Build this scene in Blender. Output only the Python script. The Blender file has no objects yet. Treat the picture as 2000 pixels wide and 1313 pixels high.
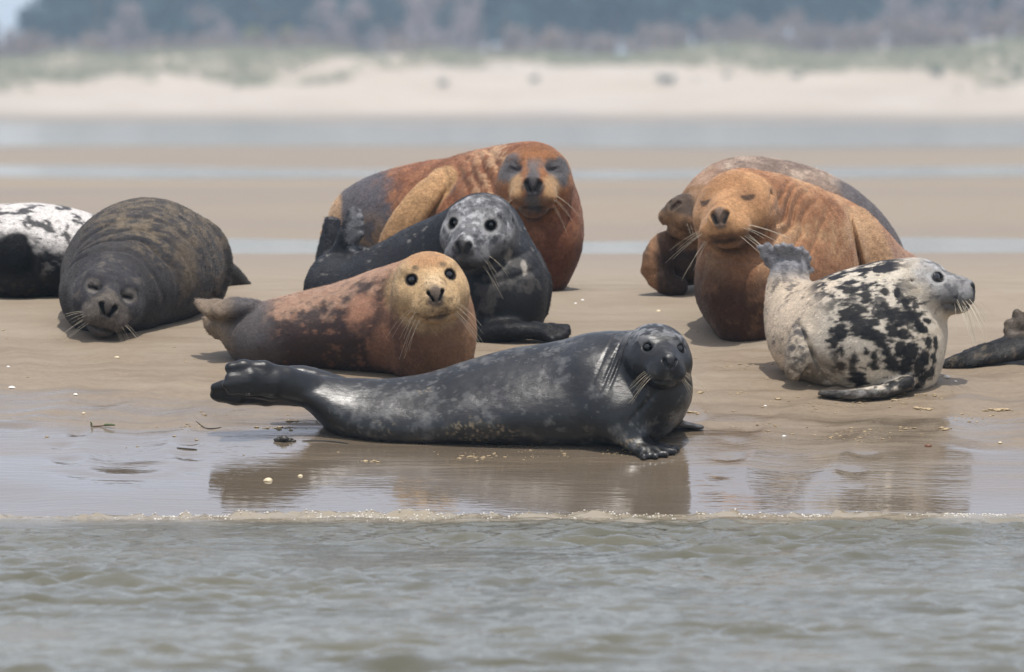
import bpy, math, random
import numpy as np
from mathutils import Vector, Matrix

R = math.radians
rng = np.random.default_rng(7)
random.seed(7)
SC = bpy.context.scene
COL = SC.collection

# ------------------------------------------------------------------ camera
FPX = 20200.0            # focal length in pixels of a 2000 px wide frame
CAMH = 0.8
PITCH = math.atan(444.5 / FPX)
cam_d = bpy.data.cameras.new('camera')
cam = bpy.data.objects.new('camera', cam_d)
COL.objects.link(cam)
cam_d.sensor_width = 36.0
cam_d.lens = 36.0 * FPX / 2000.0
cam_d.clip_start = 1.0
cam_d.clip_end = 20000.0
cam.location = (0, 0, CAMH)
cam.rotation_euler = (math.pi / 2 - PITCH, 0, 0)
cam_d.dof.use_dof = True
cam_d.dof.focus_distance = 40.2
cam_d.dof.aperture_fstop = 6.3
SC.camera = cam

# ------------------------------------------------------------------ light
SUN_EL, SUN_AZ = R(76), math.atan2(0.30, -0.95)      # azimuth clockwise from +Y
world = bpy.data.worlds.new('World')
SC.world = world
world.use_nodes = True
wn, wl = world.node_tree.nodes, world.node_tree.links
wn.clear()
w_out = wn.new('ShaderNodeOutputWorld')
w_bg = wn.new('ShaderNodeBackground')
w_sky = wn.new('ShaderNodeTexSky')
w_sky.sky_type = 'NISHITA'
w_sky.sun_disc = False
w_sky.sun_elevation = SUN_EL
w_sky.sun_rotation = SUN_AZ
w_sky.altitude = 0
w_sky.air_density = 1.0
w_sky.dust_density = 2.2
w_sky.ozone_density = 1.0
w_bg.inputs['Strength'].default_value = 0.10
w_veil = wn.new('ShaderNodeMix')                     # even white veil of high thin cloud over the clear sky
w_veil.data_type = 'RGBA'
w_veil.blend_type = 'ADD'
w_veil.inputs[0].default_value = 1.0
w_veil.inputs[7].default_value = (4.3, 4.2, 4.2, 1)
wl.new(w_sky.outputs[0], w_veil.inputs[6])
wl.new(w_veil.outputs[2], w_bg.inputs['Color'])
wl.new(w_bg.outputs[0], w_out.inputs['Surface'])

sun_d = bpy.data.lights.new('sun', 'SUN')
sun_d.energy = 3.6
sun_d.angle = R(0.6)
sun_d.color = (1.0, 0.955, 0.89)
sun = bpy.data.objects.new('sun', sun_d)
COL.objects.link(sun)
sdir = Vector((math.sin(SUN_AZ) * math.cos(SUN_EL), math.cos(SUN_AZ) * math.cos(SUN_EL), math.sin(SUN_EL)))
sun.rotation_euler = sdir.to_track_quat('Z', 'Y').to_euler()
sun.location = (0, 30, 30)

vs = SC.view_settings
vs.view_transform = 'Standard'
vs.look = 'None'
vs.exposure = 0.08
vs.gamma = 1.0
vs.use_curve_mapping = False
SC.render.engine = 'CYCLES'
cy = SC.cycles
cy.use_denoising = True
cy.max_bounces = 8
cy.diffuse_bounces = 3
cy.glossy_bounces = 4
cy.transmission_bounces = 6
cy.volume_bounces = 1
cy.caustics_reflective = False
cy.caustics_refractive = False
cy.sample_clamp_indirect = 4.0
cy.sample_clamp_direct = 8.0

# ------------------------------------------------------------------ projection helpers (pixels of the 2000 px frame -> world)
_c, _s = math.cos(PITCH), math.sin(PITCH)
def P(px, py, D):
    u, v = (px - 1000.0) / FPX, (656.5 - py) / FPX
    d = np.array([u, _c + v * _s, -_s + v * _c])
    return np.array([0, 0, CAMH]) + d * (D / d[1])
def proj(v):
    v = np.asarray(v, float)
    q = v - np.array([0, 0, CAMH])
    f = q[..., 1] * _c - q[..., 2] * _s
    u = q[..., 1] * _s + q[..., 2] * _c
    return 1000 + FPX * q[..., 0] / f, 656.5 - FPX * u / f
def mpp(D):
    return D / FPX

# ------------------------------------------------------------------ noise
_NP = np.random.default_rng(99).random((8, 64, 64, 64)).astype(np.float32)      # lattice of random values, wraps every 64 cells
def vnoise(p, seed=0):
    p = np.asarray(p, np.float32)
    i = np.floor(p).astype(np.int32)
    f = p - i
    f = f * f * f * (f * (f * 6 - 15) + 10)
    T = _NP[seed % 8]
    off = (seed * 13) & 63
    x, y, z = (i[..., 0] + off) & 63, (i[..., 1] + 2 * off) & 63, (i[..., 2] + 3 * off) & 63
    x1, y1, z1 = (x + 1) & 63, (y + 1) & 63, (z + 1) & 63
    fx, fy, fz = f[..., 0], f[..., 1], f[..., 2]
    T = T.ravel()
    xy, x1y, xy1, x1y1 = (x * 64 + y) * 64, (x1 * 64 + y) * 64, (x * 64 + y1) * 64, (x1 * 64 + y1) * 64
    a = T[xy + z]; a = a + (T[x1y + z] - a) * fx
    b = T[xy1 + z]; b = b + (T[x1y1 + z] - b) * fx
    c = T[xy + z1]; c = c + (T[x1y + z1] - c) * fx
    d = T[xy1 + z1]; d = d + (T[x1y1 + z1] - d) * fx
    a = a + (b - a) * fy
    c = c + (d - c) * fy
    return (a + (c - a) * fz) * 2 - 1
def fbm(p, scale, seed=0, oct=4, gain=0.5):
    p = np.asarray(p, float) / np.asarray(scale, float)
    s, a, t = 0, 1.0, 0
    for o in range(oct):
        s = s + a * vnoise(p * 2.03 ** o + o * 17.3, seed + o)
        t += a
        a *= gain
    return s / t
def sstep(a, b, x):
    t = np.clip((x - a) / (b - a), 0, 1)
    return t * t * (3 - 2 * t)

def A(r, g, b, k=0.8):
    """sRGB 0-255 sample -> linear albedo"""
    c = np.array([r, g, b]) / 255.0
    return np.where(c < 0.04045, c / 12.92, ((c + 0.055) / 1.055) ** 2.4) * k

# ------------------------------------------------------------------ terrain height
_kn = np.array([
    [10, -2.2], [30, -1.6], [37, -1.06], [38.2, -0.905], [39.0, -0.737], [39.5, -0.632], [40.0, -0.523], [40.5, -0.41], [41.0, -0.285], [42, -0.121],
    [43.3, 0.032], [44.5, 0.065], [46, 0.06], [48, 0.03], [52, 0.0], [60, -0.006], [120, -0.004], [300, 0.0], [660, 0.0],
    [700, 0.02], [712, 0.5], [735, 2.3], [752, 3.6], [768, 4.4], [790, 4.2], [900, 4.0], [1200, 5.0], [4000, 8.0]])
_ty = np.concatenate([np.arange(10, 70, 0.05), np.arange(70, 4000, 1.0)])
_tz = np.interp(_ty, _kn[:, 0], _kn[:, 1])
_n1 = int(round(60 / 0.05))
_ker = np.exp(-np.linspace(-2, 2, 17) ** 2); _ker /= _ker.sum()
_tz[9:_n1-9] = np.convolve(_tz[:_n1], _ker, 'same')[9:_n1-9]
_tz[_n1+9:-9] = np.convolve(_tz[_n1:], _ker, 'same')[9:-9]
def gz0(y): return np.interp(y, _ty, _tz)
_TR = [np.array(t, float) for t in ([(1.50, 41.0), (1.28, 40.55), (1.12, 40.1), (1.05, 39.5)], [(-.80, 41.5), (-1.15, 41.05), (-1.45, 40.5), (-1.50, 39.7)],
                                   [(.85, 41.9), (.62, 41.4), (.52, 40.9), (.58, 40.5)], [(-1.9, 42.0), (-1.75, 41.4), (-2.0, 40.6)], [(1.75, 41.4), (1.95, 40.9), (1.9, 40.3)])]
def tracks(x, y):
    """shallow drag marks the seals left on the wet sand"""
    z = np.zeros_like(x)
    if y.size and y.min() > 43 or y.max() < 39: return z
    p = np.stack([x, y, np.zeros_like(x)], -1)
    wob = .05 * fbm(p, (.25, .25, 1), 2, 2)
    for t in _TR:
        d = np.full(x.shape, 9.0)
        for a, b in zip(t[:-1], t[1:]):
            ab = b - a
            k = np.clip(((x - a[0]) * ab[0] + (y - a[1]) * ab[1]) / (ab @ ab), 0, 1)
            d = np.minimum(d, np.hypot(x - a[0] - k * ab[0], y - a[1] - k * ab[1]))
        d = d + wob
        z += -.010 * np.exp(-(d / .10) ** 2) + .006 * np.exp(-((d - .17) / .04) ** 2)
        z += -.008 * np.exp(-((d - .24) / .035) ** 2) * np.clip(np.sin(y * 26 + x * 9), 0, 1)
    return z
def gz(x, y):
    x = np.asarray(x, float); y = np.asarray(y, float)
    z = gz0(y)
    near = 1 - sstep(46, 50, y)
    z = z - 0.014 * np.clip(x, -6, 6)*sstep(40.2, 39.3, y) * near
    p = np.stack([x, y, np.zeros_like(x)], -1)
    z = z + near * (0.0030 + 0.004 * sstep(39.8, 41.2, y)) * fbm(p, (0.9, 0.5, 1), 5, 3)
    rough = sstep(.55, 1.0, x) * sstep(40.15, 40.4, y) * sstep(41.5, 41.1, y)
    z = z + rough * (.010 * fbm(p, (.22, .10, 1), 7, 3) + .006 * np.abs(fbm(p, (.09, .05, 1), 6, 2)))
    z = z + .022 * fbm(p, (.75, 4, 1), 3, 3) * sstep(39.55, 39.1, y) * near
    z = z + tracks(x, y) * sstep(39.3, 39.9, y) * near
    left = sstep(.3, -.3, x) * sstep(40.0, 40.3, y) * sstep(42.2, 41.6, y)
    z = z - left * .007 * np.abs(fbm(p, (1.3, .16, 1), 11, 3))
    far = sstep(700, 745, y)
    if np.any(far > 0):
        z = z * (1 + 0.35 * far * sstep(8, 42, x)) + far * (0.95 * fbm(p, (8, 14, 1), 9, 3) + 0.8 * fbm(p, (40, 40, 1), 21, 2)) * np.where(y > 712, 1, 0.2)
    return z
WATER_Z = -0.735
def G(px, py):
    """world point on the sandbank seen at a pixel"""
    D = np.arange(34.0, 45.8, 0.01)
    x = (px - 1000) / FPX * D
    z = gz(x, D)
    _, q = proj(np.stack([x, D, z], -1))
    i = int(np.argmin(np.abs(q - py)))
    return np.array([x[i], D[i], z[i]])

# ------------------------------------------------------------------ object helpers
def tag(o, label=None, cat=None, group=None, kind=None):
    if label: o['label'] = label
    if cat: o['category'] = cat
    if group: o['group'] = group
    if kind: o['kind'] = kind
    return o
def empty(name, loc):
    o = bpy.data.objects.new(name, None)
    o.empty_display_size = 0.1
    COL.objects.link(o)
    o.location = loc
    return o
def mesh_from(name, v, f, smooth=True):
    v = np.asarray(v, np.float32); f = np.asarray(f, np.int32)
    me = bpy.data.meshes.new(name)
    n, k = f.shape
    me.vertices.add(len(v)); me.vertices.foreach_set('co', v.ravel())
    me.loops.add(n * k); me.loops.foreach_set('vertex_index', f.ravel())
    me.polygons.add(n)
    me.polygons.foreach_set('loop_start', np.arange(0, n * k, k, dtype=np.int32))
    me.polygons.foreach_set('loop_total', np.full(n, k, np.int32))
    if smooth: me.polygons.foreach_set('use_smooth', np.ones(n, bool))
    me.update(calc_edges=True)
    return me
def link(name, me, mat, parent=None, loc=None):
    o = bpy.data.objects.new(name, me)
    COL.objects.link(o)
    if mat is not None and len(me.materials) == 0: me.materials.append(mat)
    if parent is not None: o.parent = parent
    if loc is not None: o.location = loc
    return o
def set_col(me, name, c):
    at = me.attributes.new(name, 'FLOAT_COLOR', 'POINT')
    c = np.asarray(c, np.float32)
    if c.shape[1] == 3: c = np.concatenate([c, np.ones((len(c), 1), np.float32)], 1)
    at.data.foreach_set('color', c.ravel())
def set_val(me, name, c):
    at = me.attributes.new(name, 'FLOAT', 'POINT')
    at.data.foreach_set('value', np.asarray(c, np.float32).ravel())

class NT:
    """small node-tree builder"""
    def __init__(self, name):
        self.m = bpy.data.materials.new(name)
        self.m.use_nodes = True
        self.t = self.m.node_tree
        self.t.nodes.clear()
        self.out = self.n('ShaderNodeOutputMaterial')
    def n(self, t, **kw):
        o = self.t.nodes.new(t)
        for k, v in kw.items(): setattr(o, k, v)
        return o
    def l(self, a, b): self.t.links.new(a, b)
    def set(self, node, **kw):
        for k, v in kw.items():
            s = node.inputs[k.replace('_', ' ')]
            if hasattr(v, 'is_linked'): self.l(v, s)
            else: s.default_value = v
    def bsdf(self, **kw):
        b = self.n('ShaderNodeBsdfPrincipled')
        self.set(b, **kw)
        self.l(b.outputs[0], self.out.inputs['Surface'])
        return b
    def noise(self, scale, detail=4, rough=0.55, vec=None, dist=0.0):
        o = self.n('ShaderNodeTexNoise')
        self.set(o, Scale=scale, Detail=detail, Roughness=rough, Distortion=dist)
        if vec is not None: self.l(vec, o.inputs['Vector'])
        return o.outputs['Fac']
    def mapv(self, vec, scale=(1, 1, 1), loc=(0, 0, 0)):
        o = self.n('ShaderNodeMapping')
        o.inputs['Scale'].default_value = scale
        o.inputs['Location'].default_value = loc
        self.l(vec, o.inputs['Vector'])
        return o.outputs[0]
    def obj(self): return self.n('ShaderNodeTexCoord').outputs['Object']
    def pos(self): return self.n('ShaderNodeNewGeometry').outputs['Position']
    def rmp(self, v, a, b, c=0.0, d=1.0, smooth=False):
        o = self.n('ShaderNodeMapRange')
        if smooth: o.interpolation_type = 'SMOOTHSTEP'
        self.l(v, o.inputs['Value'])
        for k, x in zip(('From Min', 'From Max', 'To Min', 'To Max'), (a, b, c, d)):
            if hasattr(x, 'is_linked'): self.l(x, o.inputs[k])
            else: o.inputs[k].default_value = x
        return o.outputs[0]
    def mth(self, op, a, b=0.0, clamp=False):
        o = self.n('ShaderNodeMath', operation=op, use_clamp=clamp)
        for i, x in enumerate((a, b)):
            if hasattr(x, 'is_linked'): self.l(x, o.inputs[i])
            else: o.inputs[i].default_value = x
        return o.outputs[0]
    def mix(self, f, a, b, mode='MIX'):
        o = self.n('ShaderNodeMix', data_type='RGBA', blend_type=mode)
        for i, x in ((0, f), (6, a), (7, b)):
            if hasattr(x, 'is_linked'): self.l(x, o.inputs[i])
            elif i == 0: o.inputs[0].default_value = x
            else: o.inputs[i].default_value = (*x[:3], 1)
        return o.outputs[2]
    def bump(self, h, strength, dist):
        o = self.n('ShaderNodeBump')
        self.set(o, Strength=strength, Distance=dist)
        self.l(h, o.inputs['Height'])
        return o.outputs[0]
    def attr(self, name, out='Color'):
        return self.n('ShaderNodeAttribute', attribute_name=name).outputs[out]

def tubes(path, rad, ns=5):
    """verts, faces of one tube along a path"""
    path = np.asarray(path, float); n = len(path)
    rad = np.broadcast_to(np.asarray(rad, float), (n,))
    T = np.gradient(path, axis=0); T /= np.linalg.norm(T, axis=1)[:, None] + 1e-12
    h = np.array([0.31, 0.22, 0.92])
    B = np.cross(T, h); B /= np.linalg.norm(B, axis=1)[:, None]
    N = np.cross(B, T)
    a = np.arange(ns) * 2 * math.pi / ns
    v = path[:, None, :] + rad[:, None, None] * (np.cos(a)[None, :, None] * B[:, None, :] + np.sin(a)[None, :, None] * N[:, None, :])
    v = v.reshape(-1, 3)
    f = []
    for i in range(n - 1):
        for j in range(ns):
            f.append((i*ns+j, i*ns+(j+1) % ns, (i+1)*ns+(j+1) % ns, (i+1)*ns+j))
    return v, np.array(f)
def uv_sphere(nu=16, nv=10):
    v, f = [], []
    for i in range(nv + 1):
        t = math.pi * i / nv
        for j in range(nu):
            p = 2 * math.pi * j / nu
            v.append((math.sin(t) * math.cos(p), math.sin(t) * math.sin(p), math.cos(t)))
    for i in range(nv):
        for j in range(nu):
            f.append((i*nu+j, (i+1)*nu+j, (i+1)*nu+(j+1) % nu, i*nu+(j+1) % nu))
    return np.array(v), np.array(f)

# ================================================================== SAND
def axis(dense_lo, dense_hi, step, lo, hi, g=1.07, cap=1e9):
    m = list(np.arange(dense_lo, dense_hi + 1e-6, step))
    s = step; a = [m[0]]
    while a[-1] > lo:
        s = min(s * g, cap); a.append(a[-1] - s)
    s = step; b = [m[-1]]
    while b[-1] < hi:
        s = min(s * g, cap); b.append(b[-1] + s)
    return np.array(a[:0:-1] + m + b[1:])
def grid_mesh(name, X, Y, zf):
    gx, gy = np.meshgrid(X, Y, indexing='ij')
    z = zf(gx, gy)
    v = np.stack([gx, gy, z], -1).reshape(-1, 3)
    i = np.arange(len(X) * len(Y)).reshape(len(X), len(Y))
    f = np.stack([i[:-1, :-1], i[1:, :-1], i[1:, 1:], i[:-1, 1:]], -1).reshape(-1, 4)
    return mesh_from(name, v, f)

def sand_material():
    n = NT('sand')
    p = n.pos()
    sp = n.n('ShaderNodeSeparateXYZ'); n.l(p, sp.inputs[0])
    Y = sp.outputs[1]
    st = n.noise(1.0, 5, .6, n.mapv(p, (.75, 5.5, 1)), .6)           # streaks along the shore
    st2 = n.noise(1.0, 4, .6, n.mapv(p, (2.2, 16, 1), (3, 7, 0)), .4)
    st3 = n.noise(1.0, 3, .5, n.mapv(p, (.35, 1.6, 1), (9, 1, 0)))
    nn = n.mth('ADD', n.mth('MULTIPLY', st, .6), n.mth('ADD', n.mth('MULTIPLY', st2, .22), n.mth('MULTIPLY', st3, .35)))
    base = n.rmp(n.mth('ADD', Y, n.mth('MULTIPLY', sp.outputs[0], .10)), 41.6, 39.4, -.5, .5)
    wet = n.rmp(n.mth('ADD', base, n.mth('MULTIPLY', n.mth('SUBTRACT', nn, .585), 1.7)), -.16, .42, 0, 1, True)   # water film lying on the sand
    # outer flats: damp bands
    fb = n.noise(1.0, 5, .6, n.mapv(p, (.045, .022, 1)), .8)
    far = n.rmp(Y, 47, 60, 0, 1)
    dampf = n.mth('MULTIPLY', far, n.rmp(fb, .42, .62, 0, .8, True))
    damp = n.rmp(n.mth('ADD', n.rmp(Y, 43.5, 40.2, 0, .75), n.mth('MULTIPLY', n.mth('SUBTRACT', st, .5), 1.2)), .05, .8, 0, 1, True)
    dune = n.rmp(Y, 703, 716, 0, 1)
    g1 = n.noise(220, 3, .7, p); g2 = n.noise(38, 5, .6, p); g3 = n.noise(3.5, 4, .6, p)
    dry = n.mix(n.rmp(g3, .35, .65), A(160, 147, 129), A(150, 136, 117))
    dmp = n.mix(n.rmp(g2, .35, .65), A(148, 132, 112), A(136, 120, 100))
    dmp = n.mix(n.rmp(st2, .48, .62, 0, .6, True), dmp, A(122, 106, 86))
    wt = n.mix(n.rmp(st, .3, .7), A(142, 128, 110, .62), A(130, 116, 98, .62))
    c = n.mix(damp, dry, dmp)
    c = n.mix(wet, c, wt)
    c = n.mix(dampf, c, A(140, 126, 112))
    c = n.mix(dune, c, n.mix(n.rmp(n.noise(.12, 4, .6, p), .35, .65), A(214, 199, 180, .7), A(202, 186, 164, .7)))
    gk = n.rmp(g1, .3, .7, .91, 1.08)
    cc = n.n('ShaderNodeCombineColor')
    for i in range(3): n.l(gk, cc.inputs[i])
    c = n.mix(1.0, c, cc.outputs[0], 'MULTIPLY')
    rg = n.rmp(wet, 0, 1, n.rmp(damp, 0, 1, .75, .5), .05)
    rg = n.mth('SUBTRACT', rg, n.mth('MULTIPLY', dampf, .3))
    bh = n.mth('ADD', n.mth('MULTIPLY', g2, .0035), n.mth('MULTIPLY', g1, .0007))
    bh2 = n.mth('ADD', n.mth('MULTIPLY', bh, n.rmp(wet, 0, 1, 1, .02)), n.mth('MULTIPLY', n.noise(1.0, 3, .5, n.mapv(p, (3, 26, 1))), n.rmp(wet, 0, 1, .002, .0010)))
    bh2 = n.mth('ADD', bh2, n.mth('MULTIPLY', n.noise(1.0, 2, .5, n.mapv(p, (13, 45, 1))), n.mth('MULTIPLY', wet, .0010)))
    b = n.bsdf(Base_Color=c, Roughness=rg, Normal=n.bump(bh2, .8, 1.0))
    n.l(n.rmp(wet, 0, 1, .25, .85), b.inputs['Specular IOR Level'])
    n.l(wet, b.inputs['Coat Weight'])
    b.inputs['Coat Roughness'].default_value = .04
    b.inputs['Coat IOR'].default_value = 1.4
    n.l(b.inputs['Normal'].links[0].from_socket, b.inputs['Coat Normal'])
    return n.m
SAND = sand_material()
gX = axis(-2.5, 2.5, .028, -1150, 1150, 1.075)
gY = np.concatenate([axis(37.6, 46.2, .028, -250, 690, 1.05), np.arange(692, 800, 1.5), np.arange(805, 1100, 10), np.arange(1150, 2500, 90)])
gY = np.unique(gY)
gY = gY[(np.diff(gY, prepend=-1e9) > 1e-3)]
tag(link('sand_flat', grid_mesh('sand_flat', gX, gY, gz), SAND), kind='structure')

# ================================================================== SEA IN FRONT
def shore_y(x):
    ys = np.arange(37.5, 40.0, .01)
    z = gz(np.full_like(ys, x), ys)
    i = np.argmax(z > WATER_Z)
    return ys[i]
_sx = np.linspace(-5, 5, 401)
_sy = np.array([shore_y(x) for x in _sx])
def shoreline(x): return np.interp(x, _sx, _sy)
_WAVES = []
_wr = random.Random(3)
for i in range(54):
    lam = 0.05 * (11.0 ** _wr.random())
    ang = _wr.gauss(0, .65)
    k = 2 * math.pi / lam
    _WAVES.append((k * math.sin(ang), k * math.cos(ang), _wr.random() * 6.283, .0076 * lam ** 1.0))
def wave_z(x, y):
    dense = (1 - sstep(3.5, 4.6, np.abs(x))) * sstep(22, 25, y)
    z = np.zeros_like(x)
    p0 = np.stack([x, y, np.zeros_like(x)], -1)
    wx = x + .05 * vnoise(p0 / (.35, .5, 1), 4); wy = y + .06 * vnoise(p0 / (.30, .45, 1), 8)
    for kx, ky, ph, a in _WAVES:
        s = np.sin(kx * wx + ky * wy + ph)
        z += a * (s + .28 * (s * s - .5))
    p = np.stack([x, y, np.zeros_like(x)], -1)
    z *= .75 + .8 * fbm(p, (.9, 1.6, 1), 31, 2)
    sh = shoreline(x) - y                      # distance to the waterline
    z *= .25 + .75 * sstep(.15, 1.3, sh)
    # little breaking wash at the edge
    nz = fbm(p, (.16, .2, 1), 12, 3)
    nz2 = fbm(p, (.035, .05, 1), 14, 2)
    lowf = .14 * fbm(p, (.55, 5, 1), 15, 3)
    ed = np.exp(-((sh - .14 - lowf - .05 * nz) / .06) ** 2)
    nz3 = vnoise(p / (.02, .03, 1), 6)
    z += ed * np.clip(.007 + .024 * nz + .016 * nz2 + .009 * nz3, 0, 1)
    z += .010 * np.exp(-((sh - .42 - lowf) / .10) ** 2) * np.clip(.3 + nz, 0, 1)
    return WATER_Z + z * dense
def sea_material():
    n = NT('sea_water')
    p = n.pos()
    sp = n.n('ShaderNodeSeparateXYZ'); n.l(p, sp.inputs[0])
    c = n.mix(n.rmp(n.noise(.8, 3, .5, p), .35, .65), A(124, 121, 102, .56), A(108, 106, 88, .56))
    c = n.mix(n.rmp(n.mth('ADD', sp.outputs[1], n.mth('MULTIPLY', n.noise(2.2, 4, .6, n.mapv(p, (1, 1.5, 1))), .5)), 38.3, 39.0, 0, 1, True), c, A(168, 156, 134, .7))
    h = n.mth('ADD', n.mth('MULTIPLY', n.noise(1.0, 3, .6, n.mapv(p, (18, 34, 1)), .6), .0050), n.mth('MULTIPLY', n.noise(1.0, 2, .5, n.mapv(p, (55, 80, 1))), .0008))
    b = n.bsdf(Base_Color=c, Roughness=.08, IOR=1.333, Normal=n.bump(h, 1.0, 1.0))
    return n.m
wX = axis(-3.6, 3.6, .0235, -1150, 1150, 1.09)
wY = axis(26.5, 39.35, .022, -250, 39.6, 1.06)
tag(link('sea_water', grid_mesh('sea_water', wX, wY, wave_z), sea_material()), kind='structure')

# pools and channel left by the tide, farther out
def sheet(name, x0, x1, yn, yf, amp, z, mat, wl, n=140, sx=1.06):
    xs = np.linspace(x0, x1, n)
    p = np.stack([xs, np.zeros_like(xs), np.zeros_like(xs)], -1)
    a = yn + amp * fbm(p, wl, 3, 3); b = yf + amp * fbm(p, wl, 77, 3)
    t = np.linspace(0, 1, 5)
    v = np.stack([np.repeat(xs, 5), (a[:, None] * (1 - t) + b[:, None] * t).ravel(), np.full(n * 5, z)], 1)
    i = np.arange(n * 5).reshape(n, 5)
    f = np.stack([i[:-1, :-1], i[1:, :-1], i[1:, 1:], i[:-1, 1:]], -1).reshape(-1, 4)
    return tag(link(name, mesh_from(name, v, f), mat), kind='structure')
_p = NT('pool_water')
_pp = _p.pos()
_p.bsdf(Base_Color=(*A(150, 134, 116), 1), Roughness=.10, IOR=1.333, Normal=_p.bump(_p.noise(1.0, 3, .5, _p.mapv(_pp, (.8, 2.2, 1))), .5, .012))
sheet('tide_pool_water', -60, 60, 57.5, 63.5, 2.6, -.004, _p.m, 2.2, 420)
sheet('tide_pool_water', -70, 70, 122, 142, 16, -.002, _p.m, 7, 420)
sheet('channel_water', -600, 600, 226, 600, 45, .004, _p.m, 30, 420)

# ================================================================== FAR SHORE: dunes grass, shrubs, scrub and wood
def leaf_mat(name, cols, rough=.7):
    n = NT(name)
    t = n.noise(.9, 4, .6, n.pos())
    r = n.n('ShaderNodeObjectInfo').outputs['Random']
    c = n.mix(n.rmp(t, .35, .65), cols[0], cols[1])
    n.bsdf(Base_Color=c, Roughness=rough)
    return n.m
def clumps(nl, cen, rad, size, seed, flat=1.0):
    """many leaf-sized quads spread through lumpy crown lobes"""
    r = np.random.default_rng(seed)
    cen = np.asarray(cen, float); rad = np.asarray(rad, float)
    k = r.integers(0, len(cen), nl)
    d = r.normal(size=(nl, 3)); d /= np.linalg.norm(d, axis=1)[:, None]
    q = cen[k] + d * (rad[k] * (.55 + .5 * r.random(nl)))[:, None] * np.array([1, 1, flat])
    u = r.normal(size=(nl, 3)); u /= np.linalg.norm(u, axis=1)[:, None]
    w = np.cross(u, r.normal(size=(nl, 3))); w /= np.linalg.norm(w, axis=1)[:, None]
    s = (size * (.6 + .8 * r.random(nl)))[:, None]
    v = np.stack([q - u*s - w*s*.6, q + u*s - w*s*.6, q + u*s + w*s*.6, q - u*s + w*s*.6], 1).reshape(-1, 3)
    return v, np.arange(nl * 4).reshape(nl, 4)
BARK = NT('bark'); BARK.bsdf(Base_Color=(.09, .075, .06, 1), Roughness=.9)
M_PINE = leaf_mat('pine_needles', ((.012, .040, .040), (.026, .062, .058)))
M_BARE = leaf_mat('bare_twigs', ((.24, .20, .20), (.32, .26, .25)))
M_OLIVE = leaf_mat('young_leaves', ((.20, .20, .07), (.26, .25, .09)))
M_SCRUB = leaf_mat('scrub_twigs', ((.20, .155, .13), (.28, .22, .18)))
M_SHRUB = leaf_mat('shrub_leaves', ((.09, .12, .08), (.14, .17, .11)))
def tree_meshes(seed, kind):
    r = random.Random(seed)
    h = {'pine': 9.5, 'bare': 8.0, 'olive': 5.5}[kind]
    tv, tf = [], []
    def addt(p, rad):
        v, f = tubes(p, rad, 6)
        tf.append(f + sum(len(x) for x in tv)); tv.append(v)
    addt([(0, 0, -.3), (.1, 0, h*.3), (-.1, .1, h*.6), (0, 0, h*.9)], [.22, .18, .12, .03])
    cen, rad = [], []
    for i in range(11):
        a = r.random() * 6.283; z = h * (.30 + .62 * r.random())
        w = h * .30 * (1.15 - z / h) + .5
        c = (w * math.cos(a), w * math.sin(a), z)
        cen.append(c); rad.append(h * (.10 + .07 * r.random()))
        addt([(0, 0, z * .8), (c[0] * .5, c[1] * .5, z * .92), c], [.07, .05, .02])
    cen.append((0, 0, h * .92)); rad.append(h * .11)
    v, f = clumps(1500 if kind != 'bare' else 1100, cen, rad, .20 if kind != 'bare' else .14, seed)
    return mesh_from('tree_trunk', np.concatenate(tv), np.concatenate(tf)), mesh_from('tree_crown', v, f, False)
_tm = {k: [tree_meshes(i * 7 + j, k) for i in range(3)] for j, k in enumerate(('pine', 'bare', 'olive'))}
_mat = {'pine': M_PINE, 'bare': M_BARE, 'olive': M_OLIVE}
_lab = {'pine': 'dark blue-green pine in the hazy wood behind the dunes',
        'bare': 'grey-mauve leafless tree in the hazy wood behind the dunes',
        'olive': 'pale olive young tree low in the wood above the left dunes'}
def plant_tree(px, D, kind, hs, r):
    x = (px - 1000) / FPX * D
    z = float(gz(np.array([x]), np.array([float(D)]))[0])
    t = empty({'pine': 'pine_tree', 'bare': 'leafless_tree', 'olive': 'young_tree'}[kind], (x, D, z - .1))
    t.rotation_euler.z = r.random() * 6.28
    s = hs * (.9 + .2 * r.random())
    t.scale = (s * 1.1, s * 1.1, s)
    tag(t, _lab[kind], 'tree', {'pine': 'dark pines of the far wood', 'bare': 'leafless trees of the far wood', 'olive': 'olive young trees of the far wood'}[kind])
    a, b = r.choice(_tm[kind])
    link('trunk', a, BARK.m, t); link('crown', b, _mat[kind], t)
_r = random.Random(11)
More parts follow.
